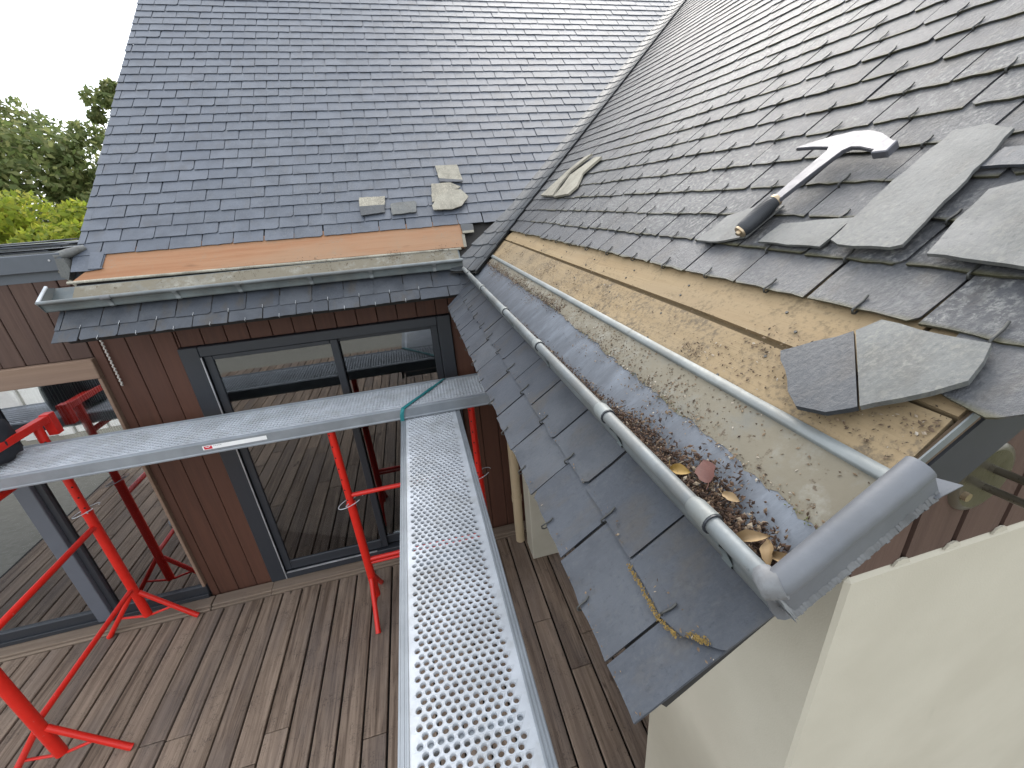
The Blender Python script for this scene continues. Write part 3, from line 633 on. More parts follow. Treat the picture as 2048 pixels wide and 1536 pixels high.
# hooks: one at the middle of every slate edge, over the joint of the course below
def hook_row(X, b, off, w, lo, hi, mesh, p=1.0):
    k = math.floor((lo-off)/w)
    while off+k*w < hi:
        x = off+k*w
        if x > lo and random.random() < p: put('slate_hook', mesh, roofR, X @ Matrix.Translation(V((x+random.uniform(-.004, .004), b, 0))) @ Matrix.Rotation(random.uniform(-.12, .12), 4, 'Z') @ Matrix.Diagonal(V((1, random.uniform(.8, 1.25), 1, 1))))
        k += 1
for i in range(0, 11):
    hook_row(FR, i*PIT, -.005-((i+1) % 2)*SW/2, SW, max(valley_R(i*PIT)+.15, -1.35+i*.09), .835, hkd if i else hkd, .96)
hook_row(XR2, -.632, .575-AW/2, AW, -1.45, .80, hkm); hook_row(XR2, -.524, .664-AW/2, AW, -1.45, .80, hkd)
# gutter ---------------------------------------------------------------------------
xr0, xr1 = .852, -1.60
base = -.016
prof = gutter_profile(-.402, -.212, base, .055)
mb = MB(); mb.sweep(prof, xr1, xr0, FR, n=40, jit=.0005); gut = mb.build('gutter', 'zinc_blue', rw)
mb = MB(); mb.sweep([(y-.0018, z-.0018) for y, z in prof[:8]][::-1], xr1, xr0, FR, n=6); mb.build('front_face', 'zinc', gut)
mb = MB(); mb.tube([FR @ V((x, -.394, .058+random.uniform(-.0006, .0006))) for x in np.linspace(xr1, xr0+.004, 24)], .0115, 14); mb.build('bead', 'zinc', gut)
# folded back strip
mb = MB()
for (xa, xc) in ((xr1-.14, -.55), (-.552, .20), (.199, .58), (.579, xr0)):
    mb.sweep([(-.2165, base+.0015), (-.2155, base+.0085), (-.2125, base+.0105), (-.1985, base+.0095), (-.197, base+.0055)], xa, xc, FR @ Matrix.Translation(V((0, random.uniform(-.0007, .0007), random.uniform(0, .0008)))), n=8, jit=.0005)
mb.build('back_strip', 'strip', gut)
# silt on the upper half of the channel, ragged along the water line
mb = MB(); xs = np.linspace(xr1+.05, xr0-.012, 170); r_ = random.Random(4)
wl = lambda x: -.262-.043*max(0, min(1, (x+.3)/1.1))
lo_ = [wl(x)+r_.uniform(-.003, .003)+.002*math.sin(x*23)+.002*math.sin(x*61)+.0015*math.sin(x*190) for x in xs]
rowsv = []
for t in (0, .33, .66, 1.0):
    rowsv += [FR @ V((x, l+(-.2165-l)*t, base+.0022+(.0012 if t else -.001)+r_.uniform(0, .0012)*(1 if 0 < t < 1 else 0))) for x, l in zip(xs, lo_)]
n = len(xs); mb.add(rowsv, [(j*n+i, j*n+i+1, (j+1)*n+i+1, (j+1)*n+i) for j in range(3) for i in range(n-1)], 0, True); mb.build('silt', 'zinc_dirty', gut)
# end cap with its own bead and soldered flange
XC = FR @ Matrix(((0, 0, 1, xr0), (1, 0, 0, 0), (0, 1, 0, 0), (0, 0, 0, 1)))
capo = [(-.402, .056), (-.408, .04), (-.4145, .012), (-.4150, -.006), (-.410, -.018), (-.400, -.026), (-.386, -.030), (-.30, -.0310), (-.192, -.030), (-.188, .02), (-.205, .048)]
mb = MB(); mb.prism(capo, -.0005, .0025, XC); cap = mb.build('end_cap', 'zinc_new', gut)
mb = MB(); pts = [FR @ V((xr0+.006, -.398, .058)), FR @ V((xr0+.008, -.38, .0585)), FR @ V((xr0+.008, -.32, .0575)), FR @ V((xr0+.008, -.25, .0555)), FR @ V((xr0+.008, -.204, .054))]
mb.tube(pts, [.0125, .0145, .0145, .0145, .0145], 18); mb.build('end_bead', 'zinc_new', gut)
mb = MB(); mb.tube([FR @ V((xr0-.012, -.392, .058)), FR @ V((xr0+.004, -.396, .0585)), FR @ V((xr0+.010, -.385, .058))], [.0120, .0160, .0150], 12)
for q in range(26):
    a_ = random.uniform(-.02, .012); mb.add([FR @ V((xr0+a_+dx_, -.399+random.uniform(-.006, .003)+dy_, .05+random.uniform(-.07, .018)+dz_)) for dx_, dy_, dz_ in ((0, 0, 0), (.006, -.002, .001), (.003, -.003, .006), (.002, .003, .003))], [(0, 1, 2), (0, 2, 3), (1, 3, 2), (0, 3, 1)])
mb.build('corner_solder', 'solder', gut)
mb = MB(); r_ = random.Random(9); n = 46
for q in range(n):      # the flange is beaten down in little tabs
    b0 = -.402+(.210)*q/n; b1 = b0+.210/n*.93; z0 = -.0245+.0045*math.sin(q*2.1)*.3; w_ = .0055+r_.uniform(-.0015, .0015)
    mb.add([FR @ V(p) for p in ((xr0+.0026, b0, z0+.010), (xr0+.0026, b1+.0006, z0+.010+r_.uniform(-.002, .002)), (xr0+.0030+w_*.4, b1, z0+r_.uniform(-.001, .001)), (xr0+.0030+w_*.35, b0, z0), (xr0+.0026, b0, z0-.004), (xr0+.0026, b1, z0-.004))], [(0, 1, 2, 3), (3, 2, 5, 4)])
mb.build('flange', 'solder', gut)
mb = MB(); mb.prism([(xr0-.03, -.20), (xr0+.006, -.20), (xr0+.012, -.172), (xr0-.03, -.185)], -.020, -.0185, FR); mb.build('flange_tail', 'zinc_new', gut)
for a_ in (-.751, -.458, -.024, .405, .90, 1.38):
    x = -a_
    mb = MB(); mb.tube([FR @ V((x-.026, -.394, .058)), FR @ V((x-.016, -.394, .058)), FR @ V((x+.010, -.394, .058)), FR @ V((x+.012, -.394, .058))], [.0122, .0146, .0150, .0150], 14); s_ = mb.build('bead_sleeve', 'strip', gut)
    mb = MB(); mb.tube([FR @ V((x+.0121, -.394, .058)), FR @ V((x+.0145, -.394, .058))], .0143, 14); mb.build('sleeve_gap', 'anth', gut)
    strap_mb(FR, x+.018, 0, .017, -.400, base, .048).build('bracket', 'zinc_old', gut)
# valley of narrow slates -------------------------------------------------------------
vroof = MB(); lv = []
def vpt(k, t):
    """point across the valley strip at course k, t 0..1 from the rear roof to the right roof"""
    bB = k*PIT; z = 2.721+bB*math.sin(pb); bR = (z-2.664)/math.sin(pr)
    wB = .10+.06*max(0, min(1, (1-k)/3)); wR = .15+.02*max(0, min(1, (1-k)/3))
    a = FB @ V((valley_B(bB)-wB, bB, .004)); c = FR @ V((valley_R(bR)+wR, bR, .012)); m_ = FB @ V((valley_B(bB), bB, 0)); m_ = m_+V((-.3, -.35, .0))*.04
    return a*(1-t)**2+m_*2*t*(1-t)+c*t*t
valley = MB(); pts = [vpt(k, 0) for k in range(-4, 39)]+[vpt(k, 1) for k in range(-4, 39)]; n = 43
mid_ = [vpt(k, .5) for k in range(-4, 39)]
pts = [p-V((0, 0, .018)) for p in pts]+[p-V((0, 0, .018)) for p in mid_]
valley.add(pts, [(i, i+1, 2*n+i+1, 2*n+i) for i in range(n-1)]+[(2*n+i, 2*n+i+1, n+i+1, n+i) for i in range(n-1)]); valley = valley.build('valley', 'dark', rw)
r_ = random.Random(21); vr = MB()
for k in range(-4, 38):
    ts = [0, .36+r_.uniform(-.03, .03), .70+r_.uniform(-.03, .03), 1.0] if k % 2 else [0, .5+r_.uniform(-.04, .04), .85, 1.0]
    for t0, t1 in zip(ts, ts[1:]):
        mb = MB() if k < 26 else vr
        lo = [vpt(k, t)+V((0, 0, .004)) for t in np.linspace(t0+.012, t1-.012, 4)]; dn = (vpt(k, .5)-vpt(k+1, .5)).normalized()
        lo = [p+dn*(.014*math.sin(math.pi*i/3)+r_.uniform(-.003, .003)) for i, p in enumerate(lo)]
        hi = [vpt(k+1.9, t)-V((0, 0, .007)) for t in np.linspace(t0+.012, t1-.012, 4)]
        q = lo+hi+[p-V((0, 0, .005)) for p in lo+hi]
        fs = [(i, i+1, 5+i, 4+i) for i in range(3)]+[(8+i, 12+i, 13+i, 9+i) for i in range(3)]+[(i, 8+i, 9+i, i+1) for i in range(3)]+[(0, 4, 12, 8), (3, 11, 15, 7)]
        mb.add(q, fs)
        if k < 26: mb.build('valley_slate', 'slate_v', valley)
o = vr.build('far_valley_slates', 'slate_v', valley); o['kind'] = 'stuff'
# verge, gable and rendered walls -------------------------------------------------------
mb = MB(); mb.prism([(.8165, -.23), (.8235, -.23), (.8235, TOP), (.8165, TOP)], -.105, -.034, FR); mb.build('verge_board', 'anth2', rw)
zr = lambda x: 2.664+(x-.657)*math.tan(pr)-.06
mb = MB(); Xg = Matrix(((1, 0, 0, 0), (0, 0, 1, .335), (0, 1, 0, 0), (0, 0, 0, 1)))
mb.prism([(.525, 2.25), (3.7, 2.25), (3.7, zr(3.6)-.05), (.525, zr(.525)-.05)], 0, .1, Xg); gable = mb.build('gable', 'dark', rw)
x = .525; k = 0
while x < 3.55:
    w_ = .098; mb = MB(); x1 = x+w_-.012
    mb.prism([(x, 2.337), (x1, 2.337), (x1, zr(x1)-.03), (x, zr(x)-.03)], 0, .022, Matrix(((1, 0, 0, 0), (0, 0, 1, .304), (0, 1, 0, 0), (0, 0, 0, 1)))); mb.build('gable_board', 'clad_grey', gable); x += w_
mb = MB(); mb.bbox((.518, .300, -.29), (3.8, .722, 2.335), .006)
for i in range(12):
    xx = .525+.098*(i+1)-.006; mb.prism([(xx-.018, 2.334), (xx-.012, 2.343), (xx-.002, 2.3455), (xx+.008, 2.342), (xx+.014, 2.334)], .3005, .3035, Matrix(((1, 0, 0, 0), (0, 0, 1, 0), (0, 1, 0, 0), (0, 0, 0, 1))))
mb.build('rendered_wall', 'cream', rw)
mb = MB(); mb.bbox((.600, 2.592, 0), (.86, 2.79, 2.33), .005); mb.build('pillar', 'cream', rw)
mb = MB(); mb.box((2.1, .75, -.1), (2.2, 3.06, 3.0)); mb.build('porch_wall', 'clad', rw)
mb = MB(); mb.box((.26, .35, 2.245), (2.1, 3.05, 2.262)); mb.build('soffit', 'clad', rw)
mb = MB(); mb.tube([(.548, 2.835, .012), (.548, 2.835, 2.2)], .040, 16); ds = mb.build('downspout', 'down', rw)
mb = MB(); mb.tube([(.548, 2.835, .45), (.548, 2.835, .51)], [.0435, .0445], 16); mb.tube([(.548, 2.835, 1.45), (.548, 2.835, 1.50)], .0445, 16); mb.build('socket', 'down', ds)
# lamp on the gable
lp = thing('wall_lamp', 'round bronze wall lamp plate with two rods on the gable beyond the gutter end', 'wall lamp', (.705, .32, 2.465))
lp_c = V((.712, .300, 2.462))
mb = MB(); mb.tube([lp_c+V((0, .02, 0)), lp_c+V((0, .006, 0)), lp_c+V((0, 0, 0)), lp_c+V((0, -.003, 0))], [.055, .056, .054, .046], 36); mb.build('plate', 'bronze', lp)
for dx_, dz_ in ((.012, .012), (.004, -.014)):
    mb = MB(); mb.tube([lp_c+V((dx_, 0, dz_)), lp_c+V((dx_+.006, -.16, dz_+.006))], .0055, 10); mb.build('rod', 'bronze', lp)
mb = MB(); mb.tube([lp_c+V((-.034, -.001, -.018)), lp_c+V((-.034, -.009, -.018))], .0065, 10); mb.build('screw', 'brass', lp)
# ------------------------------------------------------------------ scaffold planks
def plate(w, L, x0, seed=0, th=.0012, p1=(.0260, -.0008), p2=(.0130, .0206), rh=.0094):
    """perforated tread, holes with a turned-down collar; x across 0..w, y along 0..L"""
    mb = MB(); e1, e2 = V((p1[0], p1[1], 0)), V((p2[0], p2[1], 0))
    det = p1[0]*p2[1]-p1[1]*p2[0]; cs = []
    ii = range(-int(L/.02)-60, int(L/.02)+80)
    ring = [(math.cos(2*math.pi*k/16), math.sin(2*math.pi*k/16)) for k in range(16)]
    def cl(p): return V((min(max(p.x, 0), w), min(max(p.y, 0), L), 0))
    jmax = int(L/p2[1])+30
    for j in range(-20, jmax):
        for i in range(-jmax, jmax):
            c = e1*i+e2*j
            if c.x < -.03 or c.x > w+.03 or c.y < -.03 or c.y > L+.03: continue
            cor = [c-e1/2-e2/2, c-e2/2, c+e1/2-e2/2, c+e1/2, c+e1/2+e2/2, c+e2/2, c-e1/2+e2/2, c-e1/2]
            q = [cl(p) for p in cor]
            inside = all(x0 < c.x+a < w-x0 for a in (-.0105, .0105)) and .03 < c.y < L-.03
            if not inside:
                area = (q[0]-q[4]).cross(q[2]-q[6]).length
                if area > 1e-7: mb.add(q, [tuple(range(8))])
                continue
            o = V((c.x+random.uniform(-.0009, .0009), c.y+random.uniform(-.0007, .0007), 0)); ang0 = math.atan2(cor[0].y-c.y, cor[0].x-c.x)
            rr = rh*random.uniform(.97, 1.02)
            r1 = [o+V((math.cos(ang0+2*math.pi*k/16)*rr, math.sin(ang0+2*math.pi*k/16)*rr, 0.0012)) for k in range(16)]
            r2 = [o+V((math.cos(ang0+2*math.pi*k/16)*rr*.86, math.sin(ang0+2*math.pi*k/16)*rr*.86, -.0022)) for k in range(16)]
            r3 = [o+V((math.cos(ang0+2*math.pi*k/16)*rr*.80, math.sin(ang0+2*math.pi*k/16)*rr*.80, -.009)) for k in range(16)]
            fs = []
            for k in range(8):
                a, b = 8+2*k, 8+(2*k+1) % 16; c2 = 8+(2*k+2) % 16
                fs += [(k, b, a), (k, (k+1) % 8, b), ((k+1) % 8, c2, b)]
            mb.add(q+r1, fs, 0, False)
            mb.add(r1+r2+r3, [(k, (k+1) % 16, 16+(k+1) % 16, 16+k) for k in range(16)]+[(16+k, 16+(k+1) % 16, 32+(k+1) % 16, 32+k) for k in range(16)], 0, True)
    return mb
def plank(name, label, X, w, L, side_h, group):
    """local x across (0..w), y along (0..L), z up, top face at z = 0"""
    t = thing(name, label, 'scaffold plank', X.translation, group)
    ew = .030
    Xp = X @ Matrix.Translation(V((ew, 0, -.0035)))
    plate(w-2*ew, L, .012).build('tread', 'galv', t, Xp)
    for s_, xx in ((1, 0), (-1, w)):
        pr_ = [(ew, -.0036), (ew, -.0012), (ew-.002, 0), (ew-.007, 0), (ew-.0085, -.0022), (ew-.0125, -.0022), (ew-.014, .0), (.012, 0), (.0105, -.0018), (.007, -.0018), (.0055, 0), (.003, 0), (.0006, -.0012), (0, -.004), (0, -side_h+.014), (-.0035, -side_h+.010), (-.0035, -side_h+.003), (0, -side_h), (.016, -side_h), (.016, -side_h+.002), (.003, -side_h+.003), (.003, -.007), (ew, -.007)]
        mb = MB(); mb.sweep([(xx+s_*a, b) for a, b in pr_], 0, L, X @ Matrix(((0, 1, 0, 0), (1, 0, 0, 0), (0, 0, 1, 0), (0, 0, 0, 1))), closed=True, smooth=False, n=1)
        mb.build('side_rail', 'galv' if name == 'x' else ('galv_side'), t)
    for y in (.002, L-.004):
        mb = MB(); mb.box((ew, y, -side_h+.01), (w-ew, y+.002, -.006), X); mb.build('end_plate', 'galv_side', t)
    for y in np.arange(.6, L-.3, .6): mb = MB(); mb.box((ew*.5, y, -.030), (w-ew*.5, y+.03, -.0135), X); mb.build('cross_rib', 'galv_side', t)
    return t
ZV, ZB = 1.600, 1.677
XV = Matrix.Translation(V((-.231, -.55, ZV)))
pv = plank('scaffold_plank', 'perforated metal scaffold plank running away from the camera, its far end under the other plank', XV, .378, 3.42, .055, 'perforated scaffold planks')
# second plank runs along +X: local y = +X, local x = -Y
XB = Matrix(((0, 1, 0, -3.95), (-1, 0, 0, 2.868), (0, 0, 1, ZB), (0, 0, 0, 1)))
pbk = plank('scaffold_plank', 'perforated metal scaffold plank lying across in front of the sliding door, with a white sticker', XB, .398, 4.45, .074, 'perforated scaffold planks')
ys_ = 2.868-.398-.0008
st = MB(); st.box((-1.345, ys_-.0006, 1.634), (-1.005, ys_+.0002, 1.660)); st = st.build('sticker', 'white', pbk)
mb = MB(); mb.box((-1.338, ys_-.0012, 1.637), (-1.296, ys_-.0007, 1.657)); mb.build('sticker_logo', 'sticker_red', st)
mb = MB(); mb.prism([(-1.330, 1.652), (-1.317, 1.647), (-1.304, 1.652), (-1.306, 1.655), (-1.317, 1.651), (-1.328, 1.655)], -(ys_-.0018), -(ys_-.0014), Matrix(((1, 0, 0, 0), (0, 0, -1, 0), (0, 1, 0, 0), (0, 0, 0, 1)))); mb.build('sticker_mark', 'white', st)
mb = MB()
for q in range(5): mb.box((-1.288+q*.009, ys_-.0012, 1.6505), (-1.2825+q*.009, ys_-.0007, 1.6555))
mb.build('sticker_print', 'sticker_grey', st)
# teal strap round both planks
strap = MB()
def ribbon(mb, pts, nrm, w, th=.002):
    pts = [V(p) for p in pts]; nrm = [V(q).normalized() for q in nrm]; a = []
    for i, p in enumerate(pts):
        t = (pts[min(i+1, len(pts)-1)]-pts[max(i-1, 0)]).normalized(); s_ = t.cross(nrm[i]).normalized()
        a += [p-s_*w/2+nrm[i]*th, p+s_*w/2+nrm[i]*th, p+s_*w/2, p-s_*w/2]
    n = len(pts); mb.add(a, [(i*4+k, i*4+(k+1) % 4, i*4+4+(k+1) % 4, i*4+4+k) for i in range(n-1) for k in range(4)]+[(0, 1, 2, 3), (4*n-4, 4*n-1, 4*n-2, 4*n-3)])
ribbon(strap, [(-.222, 2.462, 1.592), (-.218, 2.461, 1.640), (-.205, 2.464, 1.6815), (-.16, 2.53, 1.6805), (-.02, 2.70, 1.6805), (.085, 2.845, 1.682), (.100, 2.8735, 1.668), (.102, 2.876, 1.60)], [(0, -1, 0), (0, -1, .1), (0, -.6, .8), (0, 0, 1), (0, 0, 1), (0, .5, .9), (0, 1, .2), (0, 1, 0)], .024)
ribbon(strap, [(-.20, 2.466, 1.6825), (-.10, 2.60, 1.6832), (.0, 2.735, 1.6832)], [(0, 0, 1)]*3, .018, .0015)
tag(strap.build('lashing_strap', 'teal'), 'teal lashing strap tied diagonally over the cross plank', 'strap')

# ------------------------------------------------------------------ trestles
def trestle(label, posts, along, ztop, bars, base_z=.13, beam=None, feet=.30, legz=.36):
    """posts: two (x,y); legs spread at right angles to the frame"""
    t = thing('trestle', label, 'trestle', ((posts[0][0]+posts[1][0])/2, (posts[0][1]+posts[1][1])/2, 0), 'red steel trestles')
    d = V((posts[1][0]-posts[0][0], posts[1][1]-posts[0][1], 0)).normalized(); s_ = V((-d.y, d.x, 0))
    for (x, y) in posts:
        c = V((x, y, 0)); sp = ztop*.62
        mb = MB(); mb.tube([c+V((0, 0, base_z)), c+V((0, 0, sp))], .0285, 18); mb.tube([c+V((0, 0, sp)), c+V((0, 0, sp+.02))], .031, 18); p_ = mb.build('post', 'red', t)
        mb = MB(); mb.tube([c+V((0, 0, sp)), c+V((0, 0, ztop))], .0235, 16); mb.build('inner_post', 'red', t)
        vd = (V((-.55, -1, 0)) if x > -1 else V((.62, -.78, 0))).normalized()
        for z in np.arange(sp+.06, ztop-.03, .085):
            for sg in (1, -1):
                q = c+vd*.0215*sg; mb = MB(); mb.tube([q+V((0, 0, z)), q+vd*.0024*sg+V((0, 0, z))], .0058, 10); mb.build('pin_hole', 'dark', p_)
        for sg in (-1, 1):
            k0 = c+V((0, 0, legz))+s_*sg*.024; k1 = c+s_*sg*(feet-.012)+V((0, 0, .016)); k2 = c+s_*sg*feet+V((0, 0, .006))
            mb = MB(); mb.tube([k0, k0+(k1-k0)*.5, k1, k2], [.017, .017, .0185, .019], 12); mb.build('leg', 'red', t)
        h0 = c+s_*-(feet*.55)+V((0, 0, .155)); h1 = c+s_*(feet*.55)+V((0, 0, .155))
        mb = MB(); mb.tube([h0, c+s_*-.03+V((0, 0, .125)), c+s_*.03+V((0, 0, .125)), h1], .0085, 8); mb.build('leg_tie', 'red', t)
        # looped wire of the locking pin
        z = sp+.03; mb = MB(); mb.tube([c+vd*-.07+V((0, 0, z)), c+vd*.05+V((0, 0, z))], .004, 6)
        pts = [c+V((math.cos(a)*.085, math.sin(a)*.05, 0))+V((0, 0, z+.03*math.cos(a))) for a in np.linspace(0, 5.6, 22)]; mb.tube(pts, .0028, 6); mb.build('locking_pin', 'galv', t)
    for z, r_ in bars:
        mb = MB(); a = V((*posts[0], z)); b = V((*posts[1], z)); mb.tube([a+d*.02, b-d*.02], r_, 12); mb.build('crossbar', 'red', t)
    if beam:
        z, e0, e1, hook = beam; a = V((*posts[0], z))-d*e0; b = V((*posts[1], z))+d*e1; X = frame(a, d, s_); X.translation = a
        L = (b-a).length; mb = MB(); mb.bbox((0, -.024, -.022), (L, .024, .022), .003, X); 
        if hook: mb.bbox((-.052, -.026, -.115), (-.001, .026, .028), .003, X)
        mb.build('top_beam', 'red', t)
    return t
trestle('red trestle carrying the left end of the cross plank, before the big window', [(-2.37, 2.895), (-2.37, 2.005)], 'y', 1.78, [(1.0, .019), (.41, .017), (1.555, .019)], beam=(1.79, .075, .05, True))
trestle('red trestle where the two planks cross, before the sliding door', [(-.668, 2.53), (.228, 2.53)], 'x', 1.602, [(1.075, .0155), (.49, .0155), (.455, .012)], feet=.232, legz=.33)

# ------------------------------------------------------------------ loose things on the roofs
def loose(poly, X, mats, label, name='loose_slate', top=.010, th=.006, tilt=0.0, tiltx=0.0, rag=.0025, cat='slate', group='loose slates on the roofs', split=None, warp=.0):
    cx = sum(p[0] for p in poly)/len(poly); cy = sum(p[1] for p in poly)/len(poly); out = []
    r = random.Random(int(abs(cx*1e4)+abs(cy*1e3))); n = len(poly)
    for i in range(n):
        p, q = poly[i], poly[(i+1) % n]; l = math.dist(p, q); k = max(1, int(l/.022))
        for j in range(k):
            t = j/k; jx = (r.uniform(-rag, rag), r.uniform(-rag, rag)) if j else (0, 0)
            out.append((p[0]+(q[0]-p[0])*t+jx[0]-cx, p[1]+(q[1]-p[1])*t+jx[1]-cy))
    Xo = X @ Matrix.Translation(V((cx, cy, top))) @ Matrix.Rotation(tilt, 4, 'X') @ Matrix.Rotation(tiltx, 4, 'Y')
    mb = MB()
    if split:
        A, B, C0 = split; C0 = C0+A*cx+B*cy
        mb.prism(clip_line(out, A, B, C0), -th, 0, None, 0); mb.prism(clip_line(out, -A, -B, -C0-.0004), -th, 0, None, 1)
    else:
        mb.prism(out, -th, 0)
    return tag(mb.build(name, mats, None, Xo), label, cat, group)
f = lambda pts: [(-a, b) for a, b in pts]          # (distance along the eave, up the slope) -> local
loose(f([(-.473, .403), (-.520, .410), (-.566, .388), (-.574, .339), (-.598, .121), (-.585, .113), (-.500, .110), (-.478, .120), (-.470, .25)]), FR, 'slate_loose', 'long pale slate lying loose up the roof, right of the hammer', top=.0155, tilt=R(-1.6), th=.006)
loose(f([(-.655, .262), (-.625, .245), (-.628, .18), (-.640, .108), (-.76, .100), (-.80, .16), (-.775, .255), (-.70, .272)]), FR, 'slate_loose', 'broad pale slate lying loose at the right edge of the photo', top=.016, tilt=R(-1.5), th=.006)
loose(f([(-.580, .345), (-.68, .35), (-.70, .30), (-.575, .302)]), FR, 'slate_a', 'blue slate end sticking out above the broad pale slate', top=.010, tilt=R(-2), th=.005)
loose(f([(-.137, .183), (-.217, .229), (-.275, .222), (-.268, .118), (-.200, .093), (-.125, .090)]), FR, 'slate_loose', 'pale slate lying under the handle of the hammer', top=.0095, tilt=R(-2.2), th=.005)
loose(f([(-.325, .163), (-.466, .188), (-.463, .108), (-.317, .105)]), FR, 'slate_loose', 'small pale slate lying just right of the hammer handle', top=.0105, tilt=R(-2), th=.005)
loose(f([(-.591, -.120), (-.621, -.083), (-.655, -.042), (-.668, -.015), (-.79, -.012), (-.806, -.07), (-.789, -.10), (-.756, -.142), (-.724, -.182), (-.688, -.193), (-.66, -.178)]), FR, ['slate_wet', 'slate_loose'], 'big broken slate lying over the yellow boards, half dark and half pale', top=.016, th=.0085, tilt=R(-3.0), rag=.003, split=(-.122, -.105, .0747))
loose(f([(1.648, .645), (1.56, .66), (1.64, .52), (1.58, .40), (1.50, .30), (1.76, .31), (1.74, .42), (1.72, .54)]), FR, 'slate_tan', 'left one of two narrow pale slates lying beside the valley', top=.018, th=.012)
loose(f([(1.43, .61), (1.32, .60), (1.35, .47), (1.22, .36), (1.235, .305), (1.45, .29), (1.485, .37), (1.56, .48)]), FR, 'slate_tan', 'right one of two narrow pale slates lying beside the valley', top=.018, th=.012)
loose([(-.282, .307), (-.110, .304), (-.122, .215), (-.125, .150), (-.282, .135), (-.286, .21)], FB, ['slate_v', 'slate_tan'], 'square slate, upper half tan, leftmost of the loose pieces on the rear roof', top=.012, tilt=R(-1.5), split=(0, -1, .222))
loose([(-.085, .216), (-.07, .232), (.08, .240), (.094, .224), (.083, .133), (-.079, .122)], FB, 'slate_loose', 'small whitish slate lying between the square slate and the broken pile', top=.012, tilt=R(-1.2))
loose([(.276, .579), (.439, .577), (.449, .450), (.449, .392), (.285, .406)], FB, ['slate_a', 'slate_tan'], 'square tan slate lying topmost of the loose pieces on the rear roof', top=.012, tilt=R(-1.2), split=(-.2, -1, .50))
loose([(.219, .391), (.36, .394), (.425, .345), (.36, .30), (.25, .22), (.20, .21)], FB, 'slate_tan', 'tan broken slate under the top one, in the pile near the valley', top=.014, tilt=R(-1.5))
loose([(.250, .262), (.33, .31), (.42, .312), (.462, .236), (.40, .15), (.33, .122), (.20, .128), (.195, .17)], FB, 'slate_tan', 'tan broken slate with a pointed end, lowest of the pile near the valley', top=.021, tilt=R(-1.5))
loose([(.362, -.004), (.446, -.009), (.442, -.085), (.364, -.086)], FB, ['slate_v', 'slate_tan'], 'small cut slate with a white face at the right end of the copper boards', top=.004, split=(0, 1, .065))
loose(f([(-.365, -.392), (-.395, -.372), (-.43, -.395), (-.40, -.402)]), FR, 'slate_loose', 'small splinter of slate stuck in the gutter debris', top=.030, th=.003, tilt=R(14), cat='slate splinter', group=None)
# weathered slates piled on the flat roof, left
for i in range(7):
    z = 2.735+i*.0115; dx = random.uniform(-.05, .05); rz = random.uniform(-.05, .05)
    X = Matrix.Translation(V((-2.62+dx, 3.30+random.uniform(-.03, .04), z))) @ Matrix.Rotation(rz, 4, 'Z') @ Matrix.Rotation(random.uniform(-.012, .012), 4, 'Y')
    L = random.uniform(.56, .68); mb = MB(); rr = random.Random(i)
    mb.prism([(-L*1.3, -.15), (-L*.3, -.155+rr.uniform(-.01, .01)), (L*.4, -.15+rr.uniform(-.012, .012)), (L, -.145), (L*1.02, .02), (L*.96, .15), (-L*1.3, .16)], 0, rr.uniform(.006, .010)); 
    o = mb.build('old_slate', ['slate_v', 'slate_loose', 'slate_a'][i % 3], None, X)
    tag(o, f'{["lowest", "second lowest", "third lowest", "fourth from the bottom", "third highest", "second highest", "topmost"][i]} weathered slate of the pile on the flat roof', 'slate', 'slates piled on the flat roof')
mb = MB(); mb.tube([(-1.965, 3.04, 2.73), (-1.90, 3.05, 2.745), (-1.845, 3.10, 2.765)], [.022, .026, .018], 10); mb.prism([(-1.96, 2.62), (-1.93, 2.60), (-1.90, 2.66), (-1.91, 2.72), (-1.95, 2.72)], -3.05, -3.0, Matrix(((1, 0, 0, 0), (0, 0, -1, 0), (0, 1, 0, 0), (0, 0, 0, 1))))
tag(mb.build('mortar_lump', 'slate_loose'), 'grey mortar and zinc lump where the flat roof meets the slate roof', 'mortar')
mb = MB(); mb.bbox((-.008, -.006, -.06), (.008, .006, .06), .002); tag(mb.build('wood_peg', 'slate_tan', None, Matrix.Translation(V((-1.955, 3.045, 2.60))) @ Matrix.Rotation(R(-28), 4, 'Y')), 'small pale wooden peg beside the left end of the copper boards', 'peg')

# hammer ---------------------------------------------------------------------------------
hm = thing('slate_hammer', "slater's hammer with steel pick head and black leather grip resting on the slates", 'hammer', FR @ V((.27, .25, .015)))
XH = FR @ Matrix.Translation(V((0, 0, .0185))) @ Matrix.Rotation(R(1.2), 4, 'X')
hpts = [(.256, .212), (.266, .30), (.273, .360), (.268, .3695), (.225, .3775), (.172, .3825), (.174, .3865), (.210, .398), (.250, .407), (.292, .412), (.33, .408), (.365, .393), (.417, .358), (.414, .333), (.385, .343), (.350, .356), (.328, .360), (.316, .352), (.299, .288), (.283, .212)]
bm = bmesh.new(); vs = [bm.verts.new((x, y, 0)) for x, y in hpts]; fc = bm.faces.new(vs); 
ex = bmesh.ops.extrude_face_region(bm, geom=[fc]); bmesh.ops.translate(bm, vec=(0, 0, .0095), verts=[v for v in ex['geom'] if isinstance(v, bmesh.types.BMVert)])
bmesh.ops.bevel(bm, geom=[e for e in bm.edges if abs(e.verts[0].co.z-e.verts[1].co.z) < 1e-6], offset=.0014, segments=2, affect='EDGES')
bmesh.ops.recalc_face_normals(bm, faces=bm.faces); me = bpy.data.meshes.new('head'); bm.to_mesh(me); bm.free(); me.materials.append(M['steel_dark']); put('head', me, hm, XH)
mb = MB(); mb.bbox((.388, .333, -.0065), (.419, .362, .0105), .002, XH @ Matrix.Translation(V((0, 0, 0)))); mb.build('striking_face', 'steel_dark', hm)
g0, g1 = XH @ V((.2585, .118, .003)), XH @ V((.2685, .214, .0035)); gd = g1-g0
